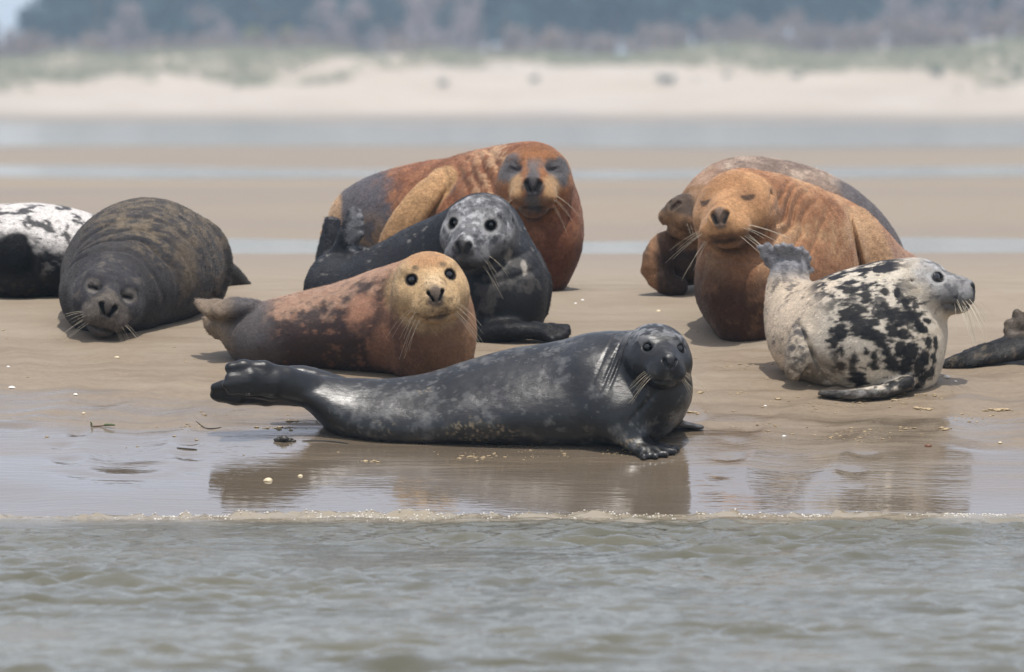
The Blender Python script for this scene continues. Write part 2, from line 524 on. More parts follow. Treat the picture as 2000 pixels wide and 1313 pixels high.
# what stands where along the wood, left to right (photo pixels)
for px, D, k, h in [(-60, 860, 'pine', .38), (20, 850, 'bare', .34), (60, 880, 'pine', .5), (110, 870, 'pine', .8), (190, 860, 'pine', 1.15), (240, 845, 'bare', .72), (300, 900, 'pine', 1.3),
                    (330, 850, 'pine', .9), (395, 850, 'bare', .78), (450, 900, 'pine', 1.35), (520, 890, 'pine', 1.3), (500, 835, 'olive', .72), (555, 830, 'olive', .62), (590, 900, 'pine', 1.3),
                    (440, 838, 'bare', .6), (640, 850, 'bare', .8), (700, 905, 'pine', 1.25), (760, 900, 'pine', 1.2), (820, 855, 'bare', .98), (870, 850, 'bare', .9), (930, 870, 'pine', 1.2),
                    (990, 870, 'pine', 1.25), (1050, 880, 'pine', 1.3), (1130, 880, 'pine', 1.3), (1200, 880, 'pine', 1.35), (1280, 880, 'pine', 1.35), (1360, 885, 'pine', 1.35),
                    (1440, 890, 'pine', 1.4), (1520, 890, 'pine', 1.4), (1600, 900, 'pine', 1.4), (1680, 900, 'pine', 1.4), (1760, 900, 'pine', 1.4), (1840, 905, 'pine', 1.4), (1920, 905, 'pine', 1.4),
                    (2000, 905, 'pine', 1.4), (2080, 905, 'pine', 1.4), (1760, 860, 'bare', .8), (1860, 860, 'bare', .85), (1950, 860, 'bare', .85), (700, 850, 'bare', .75),
                    (280, 875, 'pine', 1.0), (640, 930, 'pine', 1.5), (840, 930, 'pine', 1.5), (930, 930, 'pine', 1.5), (150, 900, 'pine', 1.25),
                    (380, 935, 'pine', 1.5), (1100, 930, 'pine', 1.5), (1320, 935, 'pine', 1.6), (1560, 940, 'pine', 1.6), (1800, 940, 'pine', 1.6), (2020, 940, 'pine', 1.6), (250, 935, 'pine', 1.4)]:
    plant_tree(px, D, k, h, _r)
# low scrub behind the dune crest
_sc = []
for i in range(3):
    rr = random.Random(40 + i)
    cen = [(rr.uniform(-2, 2), rr.uniform(-1, 1), rr.uniform(.4, 2.2)) for _ in range(8)]
    _sc.append(mesh_from('scrub_bush', *clumps(700, cen, [rr.uniform(.5, .9) for _ in range(8)], .11, 60 + i), False))
for i in range(64):
    px = -80 + 2180 * (i + _r.random()) / 64
    D = 785 + 30 * _r.random()
    x = (px - 1000) / FPX * D
    o = link('scrub_bush', _r.choice(_sc), M_SCRUB, None, (x, D, float(gz(np.array([x]), np.array([D]))[0]) - .2))
    o.rotation_euler.z = _r.random() * 6.28
    o.scale = (1, 1, .75 + .6 * _r.random())
    tag(o, 'brownish bare scrub bush behind the crest of the dunes', 'bush', 'brown scrub bushes behind the dunes')
# marram grass on the dune front: one mass of blades
def marram():
    r = np.random.default_rng(5)
    n = 21000
    x = r.uniform(-78, 78, n); y = r.uniform(728, 775, n)
    p = np.stack([x, y, np.zeros(n)], -1)
    dens = 1.5 * fbm(p, (3.2, 6, 1), 2, 3) + .9 * fbm(p, (14, 14, 1), 4, 2) + 1.5 * (sstep(728, 760, y) - .68) + .25 * sstep(0, 40, x)
    m = dens > r.uniform(-.35, .35, n)
    x, y = x[m], y[m]; n = len(x)
    z = gz(x, y)
    h = r.uniform(.4, .85, n)
    B = 7
    a = r.uniform(0, 6.283, (n, B)); l = r.uniform(.15, .5, (n, B)) ; w = .035
    bx = x[:, None] + .15 * np.cos(a); by = y[:, None] + .15 * np.sin(a); bz = np.repeat(z[:, None] - .05, B, 1)
    tx = bx + l * np.cos(a); ty = by + l * np.sin(a); tz = bz + h[:, None] * r.uniform(.7, 1.1, (n, B))
    v = np.stack([np.stack([bx - w*np.sin(a), by + w*np.cos(a), bz], -1), np.stack([bx + w*np.sin(a), by - w*np.cos(a), bz], -1), np.stack([tx, ty, tz], -1)], 2).reshape(-1, 3)
    return mesh_from('marram_grass', v, np.arange(len(v)).reshape(-1, 3), False)
M_MAR = leaf_mat('marram_blades', ((.24, .26, .16), (.36, .35, .22)))
tag(link('marram_grass', marram(), M_MAR), 'pale green marram grass tufts scattered over the sand dunes', 'grass', None, 'stuff')
# a closed line of taller trees and rising ground far behind, so the wood has depth
for i in range(46):
    plant_tree(120 + 2010 * (i + .8 * _r.random()) / 46, 985 + 60 * _r.random(), 'bare' if i % 4 == 1 else 'pine', (1.25 if i % 4 == 1 else 1.2), _r)
# separate dark shrubs on the dune face
_shr = []
for i in range(2):
    rr = random.Random(80 + i)
    cen = [(rr.uniform(-.6, .6), rr.uniform(-.4, .4), rr.uniform(.2, .7)) for _ in range(6)]
    _shr.append(mesh_from('dune_shrub', *clumps(420, cen, [rr.uniform(.25, .45) for _ in range(6)], .06, 90 + i), False))
def dune_point(px, py):
    D = np.arange(703, 790, .5)
    x = (px - 1000) / FPX * D
    z = gz(x, D); _, q = proj(np.stack([x, D, z], -1))
    i = int(np.argmin(np.abs(q - py))); return x[i], D[i], z[i]
for i, (px, py, s, lab) in enumerate([(1300, 163, .8, 'darkest round shrub alone on the bare dune face above the orange bull'), (865, 168, .65, 'dark green shrub on the dune left of the picture middle'),
                                  (1830, 148, .7, 'dark shrub beside a bare sand gap on the right dune'), (1985, 148, .6, 'dark shrub at the right edge of the dune face'),
                                  (1045, 160, .55, 'grey-green shrub on the dune just above the red seal head'), (1420, 150, .5, 'small grey-green shrub right of the darkest dune shrub'),
                                  (1555, 152, .5, 'small grey-green shrub in the middle of the right dune')]):
    x, y, z = dune_point(px, py)
    o = link('dune_shrub', _shr[i % 2], M_SHRUB, None, (x, y, z - .1))
    o.scale = (s, s, s); o.rotation_euler.z = i
    tag(o, lab, 'shrub', 'dark shrubs on the dune face')

# ------------------------------------------------------------------ haze: one even body of air round the whole place
hz = NT('haze')
hv = hz.n('ShaderNodeVolumePrincipled')
hz.set(hv, Density=.00033, Color=(.55, .76, 1.0, 1), Anisotropy=0.0)
hz.l(hv.outputs[0], hz.out.inputs['Volume'])
hb_v = np.array([(x, y, z) for x in (-1400, 1400) for y in (-500, 2900) for z in (-8, 30)], float)
hb_f = np.array([(0, 1, 3, 2), (4, 6, 7, 5), (0, 4, 5, 1), (2, 3, 7, 6), (0, 2, 6, 4), (1, 5, 7, 3)])
tag(link('haze', mesh_from('haze', hb_v, hb_f, False), hz.m), kind='stuff')

# ================================================================== SEALS: implicit-surface modelling
def crom(pts, n):
    """Catmull-Rom resampling of rows, parametrised by row index"""
    pts = np.asarray(pts, float); m = len(pts)
    t = np.linspace(0, m - 1, n)
    i = np.clip(t.astype(int), 0, m - 2); f = (t - i)[:, None]
    p0, p1, p2, p3 = pts[np.maximum(i-1, 0)], pts[i], pts[i+1], pts[np.minimum(i+2, m-1)]
    return 0.5 * (2*p1 + (p2-p0)*f + (2*p0-5*p1+4*p2-p3)*f**2 + (3*p1-p0-3*p2+p3)*f**3)
def nrm(v):
    v = np.asarray(v, float); return v / (np.linalg.norm(v) + 1e-12)
def smin(a, b, k):
    if k <= 0: return np.minimum(a, b)
    h = np.maximum(k - np.abs(a - b), 0) / k
    return np.minimum(a, b) - h * h * k * 0.25
def smax(a, b, k): return -smin(-a, -b, k)

def seg_fn(A, Bp, a0, a1, b0, b1, lat, nor, pear):
    AB = Bp - A; L = np.linalg.norm(AB) + 1e-9; T = AB / L
    lat = nrm(lat - T * (lat @ T)); nor = nrm(np.cross(lat, T)); 
    MT = np.stack([T, lat, nor], 1).astype(np.float32); A32 = A.astype(np.float32)
    L32 = np.float32(L)
    def fn(p):
        q = (p - A32) @ MT
        x, u, v = q[:, 0], q[:, 1], q[:, 2]
        t = np.clip(x * np.float32(1 / L), 0, 1)
        x = x - t * L32
        a = np.float32(a0) + np.float32(a1 - a0) * t
        b = np.float32(b0) + np.float32(b1 - b0) * t
        c = np.minimum(a, b)
        if pear: a = a * (1 - np.float32(pear) * np.clip(v / b, -1, 1))
        u = u / a; v = v / b; x = x / c
        u2 = u * u; v2 = v * v; x2 = x * x
        k0 = np.sqrt(u2 + v2 + x2) + np.float32(1e-7)
        k1 = np.sqrt(u2 / (a * a) + v2 / (b * b) + x2 / (c * c)) + np.float32(1e-7)
        return k0 * (k0 - 1) / k1
    r = max(a0, a1, b0, b1) * (1 + abs(pear))
    return fn, np.minimum(A, Bp) - r, np.maximum(A, Bp) + r
def cone_fn(A, Bp, ra, rb):
    A, Bp = np.asarray(A, float), np.asarray(Bp, float)
    AB = Bp - A; L2 = AB @ AB + 1e-12
    A3 = A.astype(np.float32); B3 = AB.astype(np.float32)
    def fn(p):
        w = p - A3
        t = np.clip((w @ B3) / np.float32(L2), 0, 1)
        w = w - t[:, None] * B3
        return np.sqrt((w * w).sum(1)) - (np.float32(ra) + np.float32(rb - ra) * t)
    r = max(ra, rb)
    return fn, np.minimum(A, Bp) - r, np.maximum(A, Bp) + r
def ell_fn(c, M, rad):
    """M rows = axes"""
    c = np.asarray(c, float); rad = np.asarray(rad, float); M = np.asarray(M, float)
    c3 = c.astype(np.float32); M3 = (M / rad[:, None]).T.astype(np.float32); i3 = (1 / rad).astype(np.float32)
    def fn(p):
        q = (p - c3) @ M3
        k0 = np.sqrt((q * q).sum(1)) + np.float32(1e-7)
        q = q * i3
        k1 = np.sqrt((q * q).sum(1)) + np.float32(1e-7)
        return k0 * (k0 - 1) / k1
    h = np.sqrt(((M * rad[:, None]) ** 2).sum(0))
    return fn, c - h, c + h
I3 = np.eye(3)

class Seal:
    def __init__(self, vox=0.009):
        self.pr = []; self.vox = vox; self.fine = []; self.kids = []; self.H = None
    def add(self, f, k=0.03, op='add'): self.pr.append((op, [f], k)); return self
    def sub(self, f, k=0.01): self.pr.append(('sub', [f], k))
    def cone(self, A, B, ra, rb, k=0.03): self.add(cone_fn(A, B, ra, rb), k)
    def ell(self, c, rad, M=I3, k=0.03): self.add(ell_fn(c, M, rad), k)
    def loft(self, rows, n=36, up=(0, 0, 1), pear=0.0, k=0.05):
        """rows: (point, half width, half height)"""
        q = np.array([[*p, a, b] for p, a, b in rows])
        big = min(q[:, 3:].max(0)) > .12
        q = crom(q, n if big else max(8, int(n * .8)))
        n = len(q)
        segs = []
        up = np.asarray(up, float)
        T = np.gradient(q[:, :3], axis=0)
        lat = None
        lats = []
        for t in T:
            l = np.cross(nrm(t), up)
            if np.linalg.norm(l) < 0.25 and lat is not None: l = lat
            l = nrm(l)
            if lat is not None and l @ lat < 0: l = -l
            lat = l; lats.append(l)
        lats = np.array(lats)
        for i in range(2, len(lats) - 2): pass
        for i in range(n - 1):
            l = nrm(lats[i] + lats[i+1])
            segs.append(seg_fn(q[i, :3], q[i+1, :3], q[i, 3], q[i+1, 3], q[i, 4], q[i+1, 4], l, None, pear))
        self.pr.append(('add', segs, k))
        return q
    def groove(self, c, T, w, amp, rad, side=None, wav=0.0):
        """a skin fold: thin ring-shaped furrow in the plane through c with normal T"""
        self.pr.append(('disp', (np.asarray(c, float), nrm(T), w, amp, rad, side, wav), 0))
    def ground(self, sink=0.012, k=0.03): self.pr.append(('ground', sink, k))

    # ---------------- head
    def head(self, c, s, yaw=0, pitch=0, roll=0, snout=1.0, jaw=1.0, eye='open', er=0.024, ex=0.073, k=0.06, nostril=1.0, brow=1.0, mouth=1.0, wide=1.0):
        c = np.asarray(c, float)
        y, p, r = R(yaw), R(pitch), R(roll)
        F = np.array([math.sin(y)*math.cos(p), -math.cos(y)*math.cos(p), math.sin(p)])
        Rt = np.array([math.cos(y), math.sin(y), 0.0])
        U = np.cross(F, -Rt); U = nrm(U)
        if U[2] < 0: U = -U
        Rr = Rt * math.cos(r) + U * math.sin(r)
        Ur = U * math.cos(r) - Rt * math.sin(r)
        M = np.array([Rr, F, Ur])
        self.H = (c, M, s)
        W = lambda a, b, d: c + s * (np.array([a, b, d]) @ M)
        self.W = W
        sl = snout
        E = lambda q, rad, kk: self.ell(W(*q), np.array(rad) * s, M, kk * s)
        E((0, 0, 0), (.140 * wide, .15, .130), .06)
        E((0, .05, -.035), (.128 * wide, .13, .105), .06)
        E((0, .125 * sl, -.035), (.096, .10, .078), .05)                    # muzzle root
        E((0, .185 * sl, -.044), (.078, .075, .060), .04)
        E((0, .150 * sl, .005), (.040, .10, .045), .04)                     # bridge of the nose
        for sx in (-1, 1):
            E((sx * .042, .212 * sl, -.062), (.049, .046, .042), .022)      # whisker pads
            if brow > 0: E((sx * .060, .070, .074), (.042, .040, .018 * max(brow, .5)), .04)    # brow
            E((sx * .085, .07, -.03), (.05, .07, .055), .05)                # cheek
        E((0, .175 * sl, -.108 * jaw), (.052, .065, .034), .025)            # lower jaw
        E((0, .240 * sl, -.018), (.042, .022, .032), .030)                  # nose pad
        # mouth line
        pts = [(-.088, .12, -.078), (-.072, .175 * sl, -.100), (-.035, .235 * sl, -.106), (0, .252 * sl, -.098), (.035, .235 * sl, -.106), (.072, .175 * sl, -.100), (.088, .12, -.078)]
        for a, b in zip(pts[:-1], pts[1:]):
            self.sub(cone_fn(W(*a), W(*b), .0065 * s * mouth, .0065 * s * mouth), .012 * s)
        # philtrum
        self.sub(cone_fn(W(0, .272 * sl, -.04), W(0, .262 * sl, -.09), .003 * s, .004 * s), .008 * s)
        for sx in (-1, 1):
            self.sub(cone_fn(W(sx*.010, .266*sl, -.034), W(sx*.027, .254*sl, .000), .0062*s*nostril, .0090*s*nostril), .006 * s)
            e = W(sx * ex, .118, .042)
            if eye == 'open':
                self.sub(ell_fn(W(sx * (ex + .002), .128, .041), M, np.array([er * 1.03, .030, er * .98]) * s), .008 * s)
                self.kids.append(('eye', W(sx * (ex - .004), .100, .041), er * 1.12 * s))
            else:
                if brow > 0: self.sub(ell_fn(W(sx * (ex + .002), .144, .040), M, np.array([.032, .020, .018]) * s), .026 * s)
                self.ell(W(sx * (ex - .001), .110, .041), np.array([.026, .022, .020]) * s, M, .012 * s)
                tilt = .010 if brow > 0 else -.006
                self.sub(cone_fn(W(sx * (ex - .020), .134, .034), W(sx * (ex + .020), .124, .036 + tilt), .0050 * s, .0050 * s), .008 * s)
            # ear hole
            self.sub(cone_fn(W(sx * .125, -.005, .03), W(sx * .16, .0, .03), .007 * s, .007 * s), .012 * s)
        r_ = .30 * s
        self.fine.append((c - r_, c + r_))
    def hl(self, v):
        c, M, s = self.H
        return ((v - c) @ M.T) / s
    def whiskers(self, n=7, ln=.16, droop=.5, seed=1, snout=1.0, spread=1.0, rad=.00062, fwd=0.0):
        c, M, s = self.H; rr = random.Random(seed)
        for sx in (-1, 1):
            for i in range(n):
                u, w = (i % 4) / 3.0, (i // 4) / max(1, (n - 1) // 4)
                q0 = np.array([sx * (.046 + .022 * (1-u)), (.225 - .045 * (1-u)) * snout, -.047 - .030 * w - .006 * rr.random()])
                d = np.array([sx * (.75 * spread + .35 * rr.random()), .35 + fwd - .55 * (1-u) * rr.random(), -.25 - .55 * w - .25 * rr.random()])
                d = d / np.linalg.norm(d)
                L = ln * (.5 + .45 * rr.random())
                path = []
                for t in np.linspace(0, 1, 6):
                    q = q0 + d * L * t + np.array([0, -.02 * t * t, -droop * .09 * t * t])
                    path.append(c + s * (q @ M))
                self.kids.append(('whisker', np.array(path), rad))
        # brow whiskers
    def claw(self, A, B, r):
        self.kids.append(('claw', np.array([A, (A + B) / 2 + np.array([0, 0, .15 * np.linalg.norm(B - A)]), B]), r))
    def fan(self, base, tips, r0, r1, k=0.02, mid=None, claws=0.0):
        """digits of a flipper spreading from the wrist to given tips"""
        base = np.asarray(base, float)
        tips = [np.asarray(t, float) for t in tips]
        n = len(tips)
        for i, t in enumerate(tips):
            b = base if base.ndim == 1 else base[i]
            m = (b + t) / 2 if mid is None else (b + t) / 2 + np.asarray(mid)
            rr0 = r0
            self.cone(b, m, rr0, (r0 + r1) / 2, k); self.cone(m, t, (r0 + r1) / 2, r1, k)
            if claws > 0:
                d = nrm(t - m)
                self.claw(t + np.array([0, 0, r1 * .6]) - d * claws * .4, t + d * claws, r1 * .45)
        for i in range(n - 1):                      # webbing between the digits
            b = base if base.ndim == 1 else (base[i] + base[i+1]) / 2
            t = (tips[i] + tips[i+1]) / 2 * .93 + b * .07
            self.cone(b, t, r0 * .7, r1 * .55, k)

    # ---------------- meshing
    def build(self):
        lo = np.full(3, 1e9); hi = -lo
        for op, fs, k in self.pr:
            if op == 'add':
                for f, a, b in fs: lo = np.minimum(lo, a); hi = np.maximum(hi, b)
        lo -= .03; hi += .03
        ax = []
        for d in range(3):
            h = self.vox
            x = [lo[d]]
            while x[-1] < hi[d]:
                st = h
                for a, b in self.fine:
                    if a[d] < x[-1] < b[d]: st = min(h, 0.0048)
                x.append(x[-1] + st)
            ax.append(np.array(x))
        X, Y, Z = ax
        D = np.full((len(X), len(Y), len(Z)), .25, np.float32)
        def sl(a, b):
            i = [slice(max(0, np.searchsorted(ax[d], a[d]) - 1), np.searchsorted(ax[d], b[d]) + 1) for d in range(3)]
            g = np.meshgrid(X[i[0]], Y[i[1]], Z[i[2]], indexing='ij')
            return tuple(i), np.stack([q.ravel() for q in g], 1).astype(np.float32), g[0].shape
        for op, fs, k in self.pr:
            if op in ('add', 'sub'):
                lo2 = np.min([f[1] for f in fs], 0); hi2 = np.max([f[2] for f in fs], 0)
                m = max(.02, k * .6 + .012)
                if len(fs) == 1:
                    i, p, shp = sl(lo2 - m, hi2 + m)
                    if p.size == 0: continue
                    d = fs[0][0](p).reshape(shp).astype(np.float32)
                    if op == 'add': D[i] = smin(D[i], d, k)
                    else: D[i] = smax(D[i], -d, k)
                else:
                    I, _, S_ = sl(lo2 - m, hi2 + m)
                    tmp = np.full(S_, .25, np.float32)
                    kb = .014 if (hi2 - lo2).min() > .3 else .002
                    for f, a, b in fs:
                        i, p, shp = sl(a - m, b + m)
                        if p.size == 0: continue
                        j = tuple(slice(i[d].start - I[d].start, i[d].start - I[d].start + shp[d]) for d in range(3))
                        tmp[j] = smin(tmp[j], f(p).reshape(shp).astype(np.float32), kb)
                    D[I] = smin(D[I], tmp, k)
            elif op == 'disp':
                c, T, w, amp, rad, side, wav = fs
                i, p, shp = sl(c - rad, c + rad)
                if p.size == 0: continue
                q = p - c
                s = q @ T
                if wav: s = s + wav * vnoise(p / .09, 3)
                r2 = (q ** 2).sum(1) / rad ** 2
                g = amp * np.exp(-(s / w) ** 2) * np.clip(1 - r2, 0, 1)
                if side is not None:
                    g = g * sstep(-.2, .5, (q / (np.linalg.norm(q, axis=1)[:, None] + 1e-9)) @ nrm(side))
                D[i] += g.reshape(shp).astype(np.float32)
            elif op == 'ground':
                gx, gy = np.meshgrid(X, Y, indexing='ij')
                g = gz(gx, gy) - fs
                D = smax(D, (g[:, :, None] - Z[None, None, :]).astype(np.float32), k)
        # surface nets
        ins = D < 0
        cnt = np.zeros(tuple(np.array(D.shape) - 1), np.int8)
        for a in (0, 1):
            for b in (0, 1):
                for c in (0, 1):
                    cnt += ins[a:a+cnt.shape[0], b:b+cnt.shape[1], c:c+cnt.shape[2]]
        act = (cnt > 0) & (cnt < 8)
        ci = np.argwhere(act)
        idx = np.full(cnt.shape, -1, np.int32); idx[act] = np.arange(len(ci))
        acc = np.zeros((len(ci), 3)); num = np.zeros(len(ci))
        cor = [(a, b, c) for a in (0, 1) for b in (0, 1) for c in (0, 1)]
        val = {q: D[ci[:, 0]+q[0], ci[:, 1]+q[1], ci[:, 2]+q[2]].astype(float) for q in cor}
        co = {q: np.stack([ax[d][ci[:, d]+q[d]] for d in range(3)], 1) for q in cor}
        for q in cor:
            for d in range(3):
                if q[d] == 0:
                    q2 = tuple(q[e] + (e == d) for e in range(3))
                    v0, v1 = val[q], val[q2]
                    m = (v0 < 0) != (v1 < 0)
                    t = np.where(m, v0 / np.where(m, v0 - v1, 1), 0)[:, None]
                    acc += np.where(m[:, None], co[q] + t * (co[q2] - co[q]), 0); num += m
        V = acc / num[:, None]
        Fs = []
        for d in range(3):
            e, f = [(1, 2), (2, 0), (0, 1)][d]
            s0 = [slice(None)] * 3; s1 = [slice(None)] * 3
            s0[d] = slice(0, -1); s1[d] = slice(1, None)
            for q in (s0, s1): q[e] = slice(1, -1); q[f] = slice(1, -1)
            a, b = ins[tuple(s0)], ins[tuple(s1)]
            for flip, m in ((False, a & ~b), (True, b & ~a)):
                w = np.argwhere(m)
                if len(w) == 0: continue
                base = w.copy(); base[:, e] += 1; base[:, f] += 1
                cells = []
                for de, df in ((-1, -1), (0, -1), (0, 0), (-1, 0)):
                    c2 = base.copy(); c2[:, e] += de; c2[:, f] += df
                    cells.append(idx[c2[:, 0], c2[:, 1], c2[:, 2]])
                q = np.stack(cells, 1)
                Fs.append(q[:, ::-1] if flip else q)
        F = np.concatenate(Fs)
        F = F[(F >= 0).all(1)]
        # light smoothing
        e = np.concatenate([F[:, [0, 1]], F[:, [1, 2]], F[:, [2, 3]], F[:, [3, 0]]])
        deg = np.bincount(e[:, 0], minlength=len(V)) + np.bincount(e[:, 1], minlength=len(V))
        def lap(v):
            o = np.zeros_like(v)
            for d in range(3):
                o[:, d] = np.bincount(e[:, 0], v[e[:, 1], d], len(v)) + np.bincount(e[:, 1], v[e[:, 0], d], len(v))
            return o / deg[:, None] - v
        for it in range(4):
            V = V + .5 * lap(V); V = V - .5 * lap(V)
        V = V + .4 * lap(V)
        self.V, self.F = V, F
        self.normals()
        self.e, self.deg, self._lap = e, deg, lap
        return self
    def normals(self):
        V, F = self.V, self.F
        fn = np.cross(V[F[:, 2]] - V[F[:, 0]], V[F[:, 3]] - V[F[:, 1]])
        N = np.zeros_like(V)
        for d in range(3):
            for j in range(4): N[:, d] += np.bincount(F[:, j], fn[:, d], len(V))
        self.N = N / (np.linalg.norm(N, axis=1)[:, None] + 1e-12)
    def displace(self, a):
        self.V = self.V + self.N * np.asarray(a)[:, None]
        self.normals()
    def pix(self):
        self.px, self.py = proj(self.V)
    def at(self, px, py):
        """point of the front surface seen at a pixel"""
        d2 = (self.px - px) ** 2 + (self.py - py) ** 2
        m = d2 < max(36, d2.min() * 2)
        i = np.flatnonzero(m)
        return self.V[i[np.argmin(self.V[i, 1])]]
    # ---------------- coat
    def coat(self, base):
        self.C = np.tile(np.asarray(base, float), (len(self.V), 1)); self.wet = np.zeros(len(self.V))
        self.pix()
    def lay(self, mask, col):
        m = np.clip(np.asarray(mask, float), 0, 1)[:, None]
        self.C += (np.asarray(col, float) - self.C) * m
    def blob(self, px, py, r, col, soft=.5, ns=.06, na=.35, seed=0, op=1.0, sq=None):
        """coat patch round the skin point seen at a pixel; r in pixels of the photo"""
        c = self.at(px, py); rm = r * mpp(c[1])
        q = self.V - c
        if sq is not None: q = q / np.asarray(sq)
        d = np.linalg.norm(q, axis=1) / rm
        d = d + na * fbm(self.V, ns, seed, 4, .6)
        m = (1 - sstep(1 - soft, 1 + soft * .4, d)) * op
        self.lay(m, col)
        return m
    def nosepaint(self, sl, pad, f, op=.9, w=1.0, nost=1.0):
        h = self.hl(self.V)
        q = (h - np.array([0, .255 * sl, -.018])) * np.array([1.0 / w, .6, .85])
        self.lay(sstep(.044, .026, np.linalg.norm(q, axis=1) + .012 * f) * op, pad)
        for sx in (-1, 1):
            A_, B_ = np.array([sx * .015, .262 * sl, -.030]), np.array([sx * .028, .250 * sl, -.003])
            t = np.clip(((h - A_) @ (B_ - A_)) / ((B_ - A_) @ (B_ - A_)), 0, 1)
            d = np.linalg.norm(h - A_ - t[:, None] * (B_ - A_), axis=1)
            self.lay(sstep(.0115 * nost, .0060 * nost, d) * .95, A(20, 18, 18, .6))
        m = sstep(.012, .004, np.abs(h[:, 2] + .104 - .10 * np.abs(h[:, 0]))) * sstep(.06, .03, np.abs(h[:, 0])) * sstep(.13, .17, h[:, 1])
        self.lay(m * .7, A(30, 25, 23, .6))
    def fb(self, scale, seed=0, oct=4, gain=.55): return fbm(self.V, scale, seed, oct, gain)

EYE_M = None
def finish(S, name, label, origin, mats, group=None, hair=None):
    """links the meshed seal as Empty > body, eyes, whiskers, claws"""
    o = np.asarray(origin, float)
    root = tag(empty(name, o), label, 'seal', group)
    me = mesh_from('seal_body', S.V - o, S.F)
    lum = (S.C @ np.array([.2126, .7152, .0722]))[:, None]
    set_col(me, 'coat', S.C + (lum - S.C) * .16)
    set_val(me, 'wet', S.wet)
    link('body', me, mats['coat'], root)
    if hair is not None:
        S.C = S.C + (lum - S.C) * .16
        v, f, c, w = fur(S, **hair)
        fm = mesh_from('seal_fur', v - o, f)
        set_col(fm, 'coat', c); set_val(fm, 'wet', w)
        tag(link('fur', fm, mats['coat'], root), kind='stuff')
    for kd in S.kids:
        if kd[0] == 'eye':
            v, f = uv_sphere(20, 14)
            link('eye', mesh_from('seal_eye', v * kd[2], f), mats['eye'], root, kd[1] - o)
        elif kd[0] == 'whisker':
            n = len(kd[1])
            v, f = tubes(kd[1] - o, kd[2] * np.linspace(1, .35, n), 4)
            link('whisker', mesh_from('seal_whisker', v, f), mats['whisker'], root)
        elif kd[0] == 'claw':
            v, f = tubes(kd[1] - o, kd[2] * np.array([1, .8, .15]), 5)
            link('claw', mesh_from('seal_claw', v, f), mats['claw'], root)
    return root

def fur(S, dens=2.2, ln=1.35, wd=.20, lift=.20, jit=.30, var=.28, tip=1.12, hair=None):
    """short flat-lying hairs, as one mesh of slim blades running from nose to tail"""
    V, F, N = S.V, S.F, S.N
    r = np.random.default_rng(len(V))
    n = int(len(F) * dens)
    k = r.integers(0, len(F), n)
    u, v = r.random((n, 1)), r.random((n, 1))
    f = F[k]
    def il(a): return (a[f[:, 0]] * (1-u) + a[f[:, 1]] * u) * (1-v) + (a[f[:, 3]] * (1-u) + a[f[:, 2]] * u) * v
    p, nn, c = il(V), il(N), il(S.C)
    nn /= np.linalg.norm(nn, axis=1)[:, None]
    sz = np.sqrt(np.linalg.norm(np.cross(V[f[:, 2]] - V[f[:, 0]], V[f[:, 3]] - V[f[:, 1]]), axis=1) / 2)
    c0, M, s = S.H
    nose = c0 + s * (np.array([0, .25, -.02]) @ M)
    d = p - nose + r.normal(size=(n, 3)) * jit * np.linalg.norm(p - nose, axis=1)[:, None] * .5
    d -= nn * (d * nn).sum(1)[:, None]
    d /= np.linalg.norm(d, axis=1)[:, None] + 1e-9
    ok = np.ones(n, bool)
    h = S.hl(p)
    ok &= np.linalg.norm((h - np.array([0, .262, -.018])) * np.array([.85, 1, 1]), axis=1) > .046
    for kd in S.kids:
        if kd[0] == 'eye': ok &= np.linalg.norm(p - kd[1], axis=1) > kd[2] * 1.04
        if kd[0] == 'claw': ok &= np.linalg.norm(p - kd[1][0], axis=1) > .02
    ok &= p[:, 2] > gz(p[:, 0], p[:, 1]) - .002
    p, nn, c, d, sz = p[ok], nn[ok], c[ok], d[ok], sz[ok]; n = len(p)
    L = (sz * ln * (.6 + .8 * r.random(n)))[:, None]; w = (sz * wd * (.7 + .6 * r.random(n)))[:, None]
    side = np.cross(nn, d)
    tipp = p + d * L + nn * L * (lift * (.3 + 1.2 * r.random((n, 1))))
    p = p - nn * .0012
    vv = np.stack([p - side * w, p + side * w, tipp], 1).reshape(-1, 3)
    kk = np.exp(r.normal(size=(n, 1)) * var) * (1 + .25 * vnoise(p / .02, 5)[:, None])
    cc = np.stack([c * kk * .9, c * kk * .9, c * kk * tip], 1).reshape(-1, 3)
    return vv, np.arange(n * 3).reshape(-1, 3), cc, np.repeat(il(S.wet[:, None])[ok].ravel(), 3)
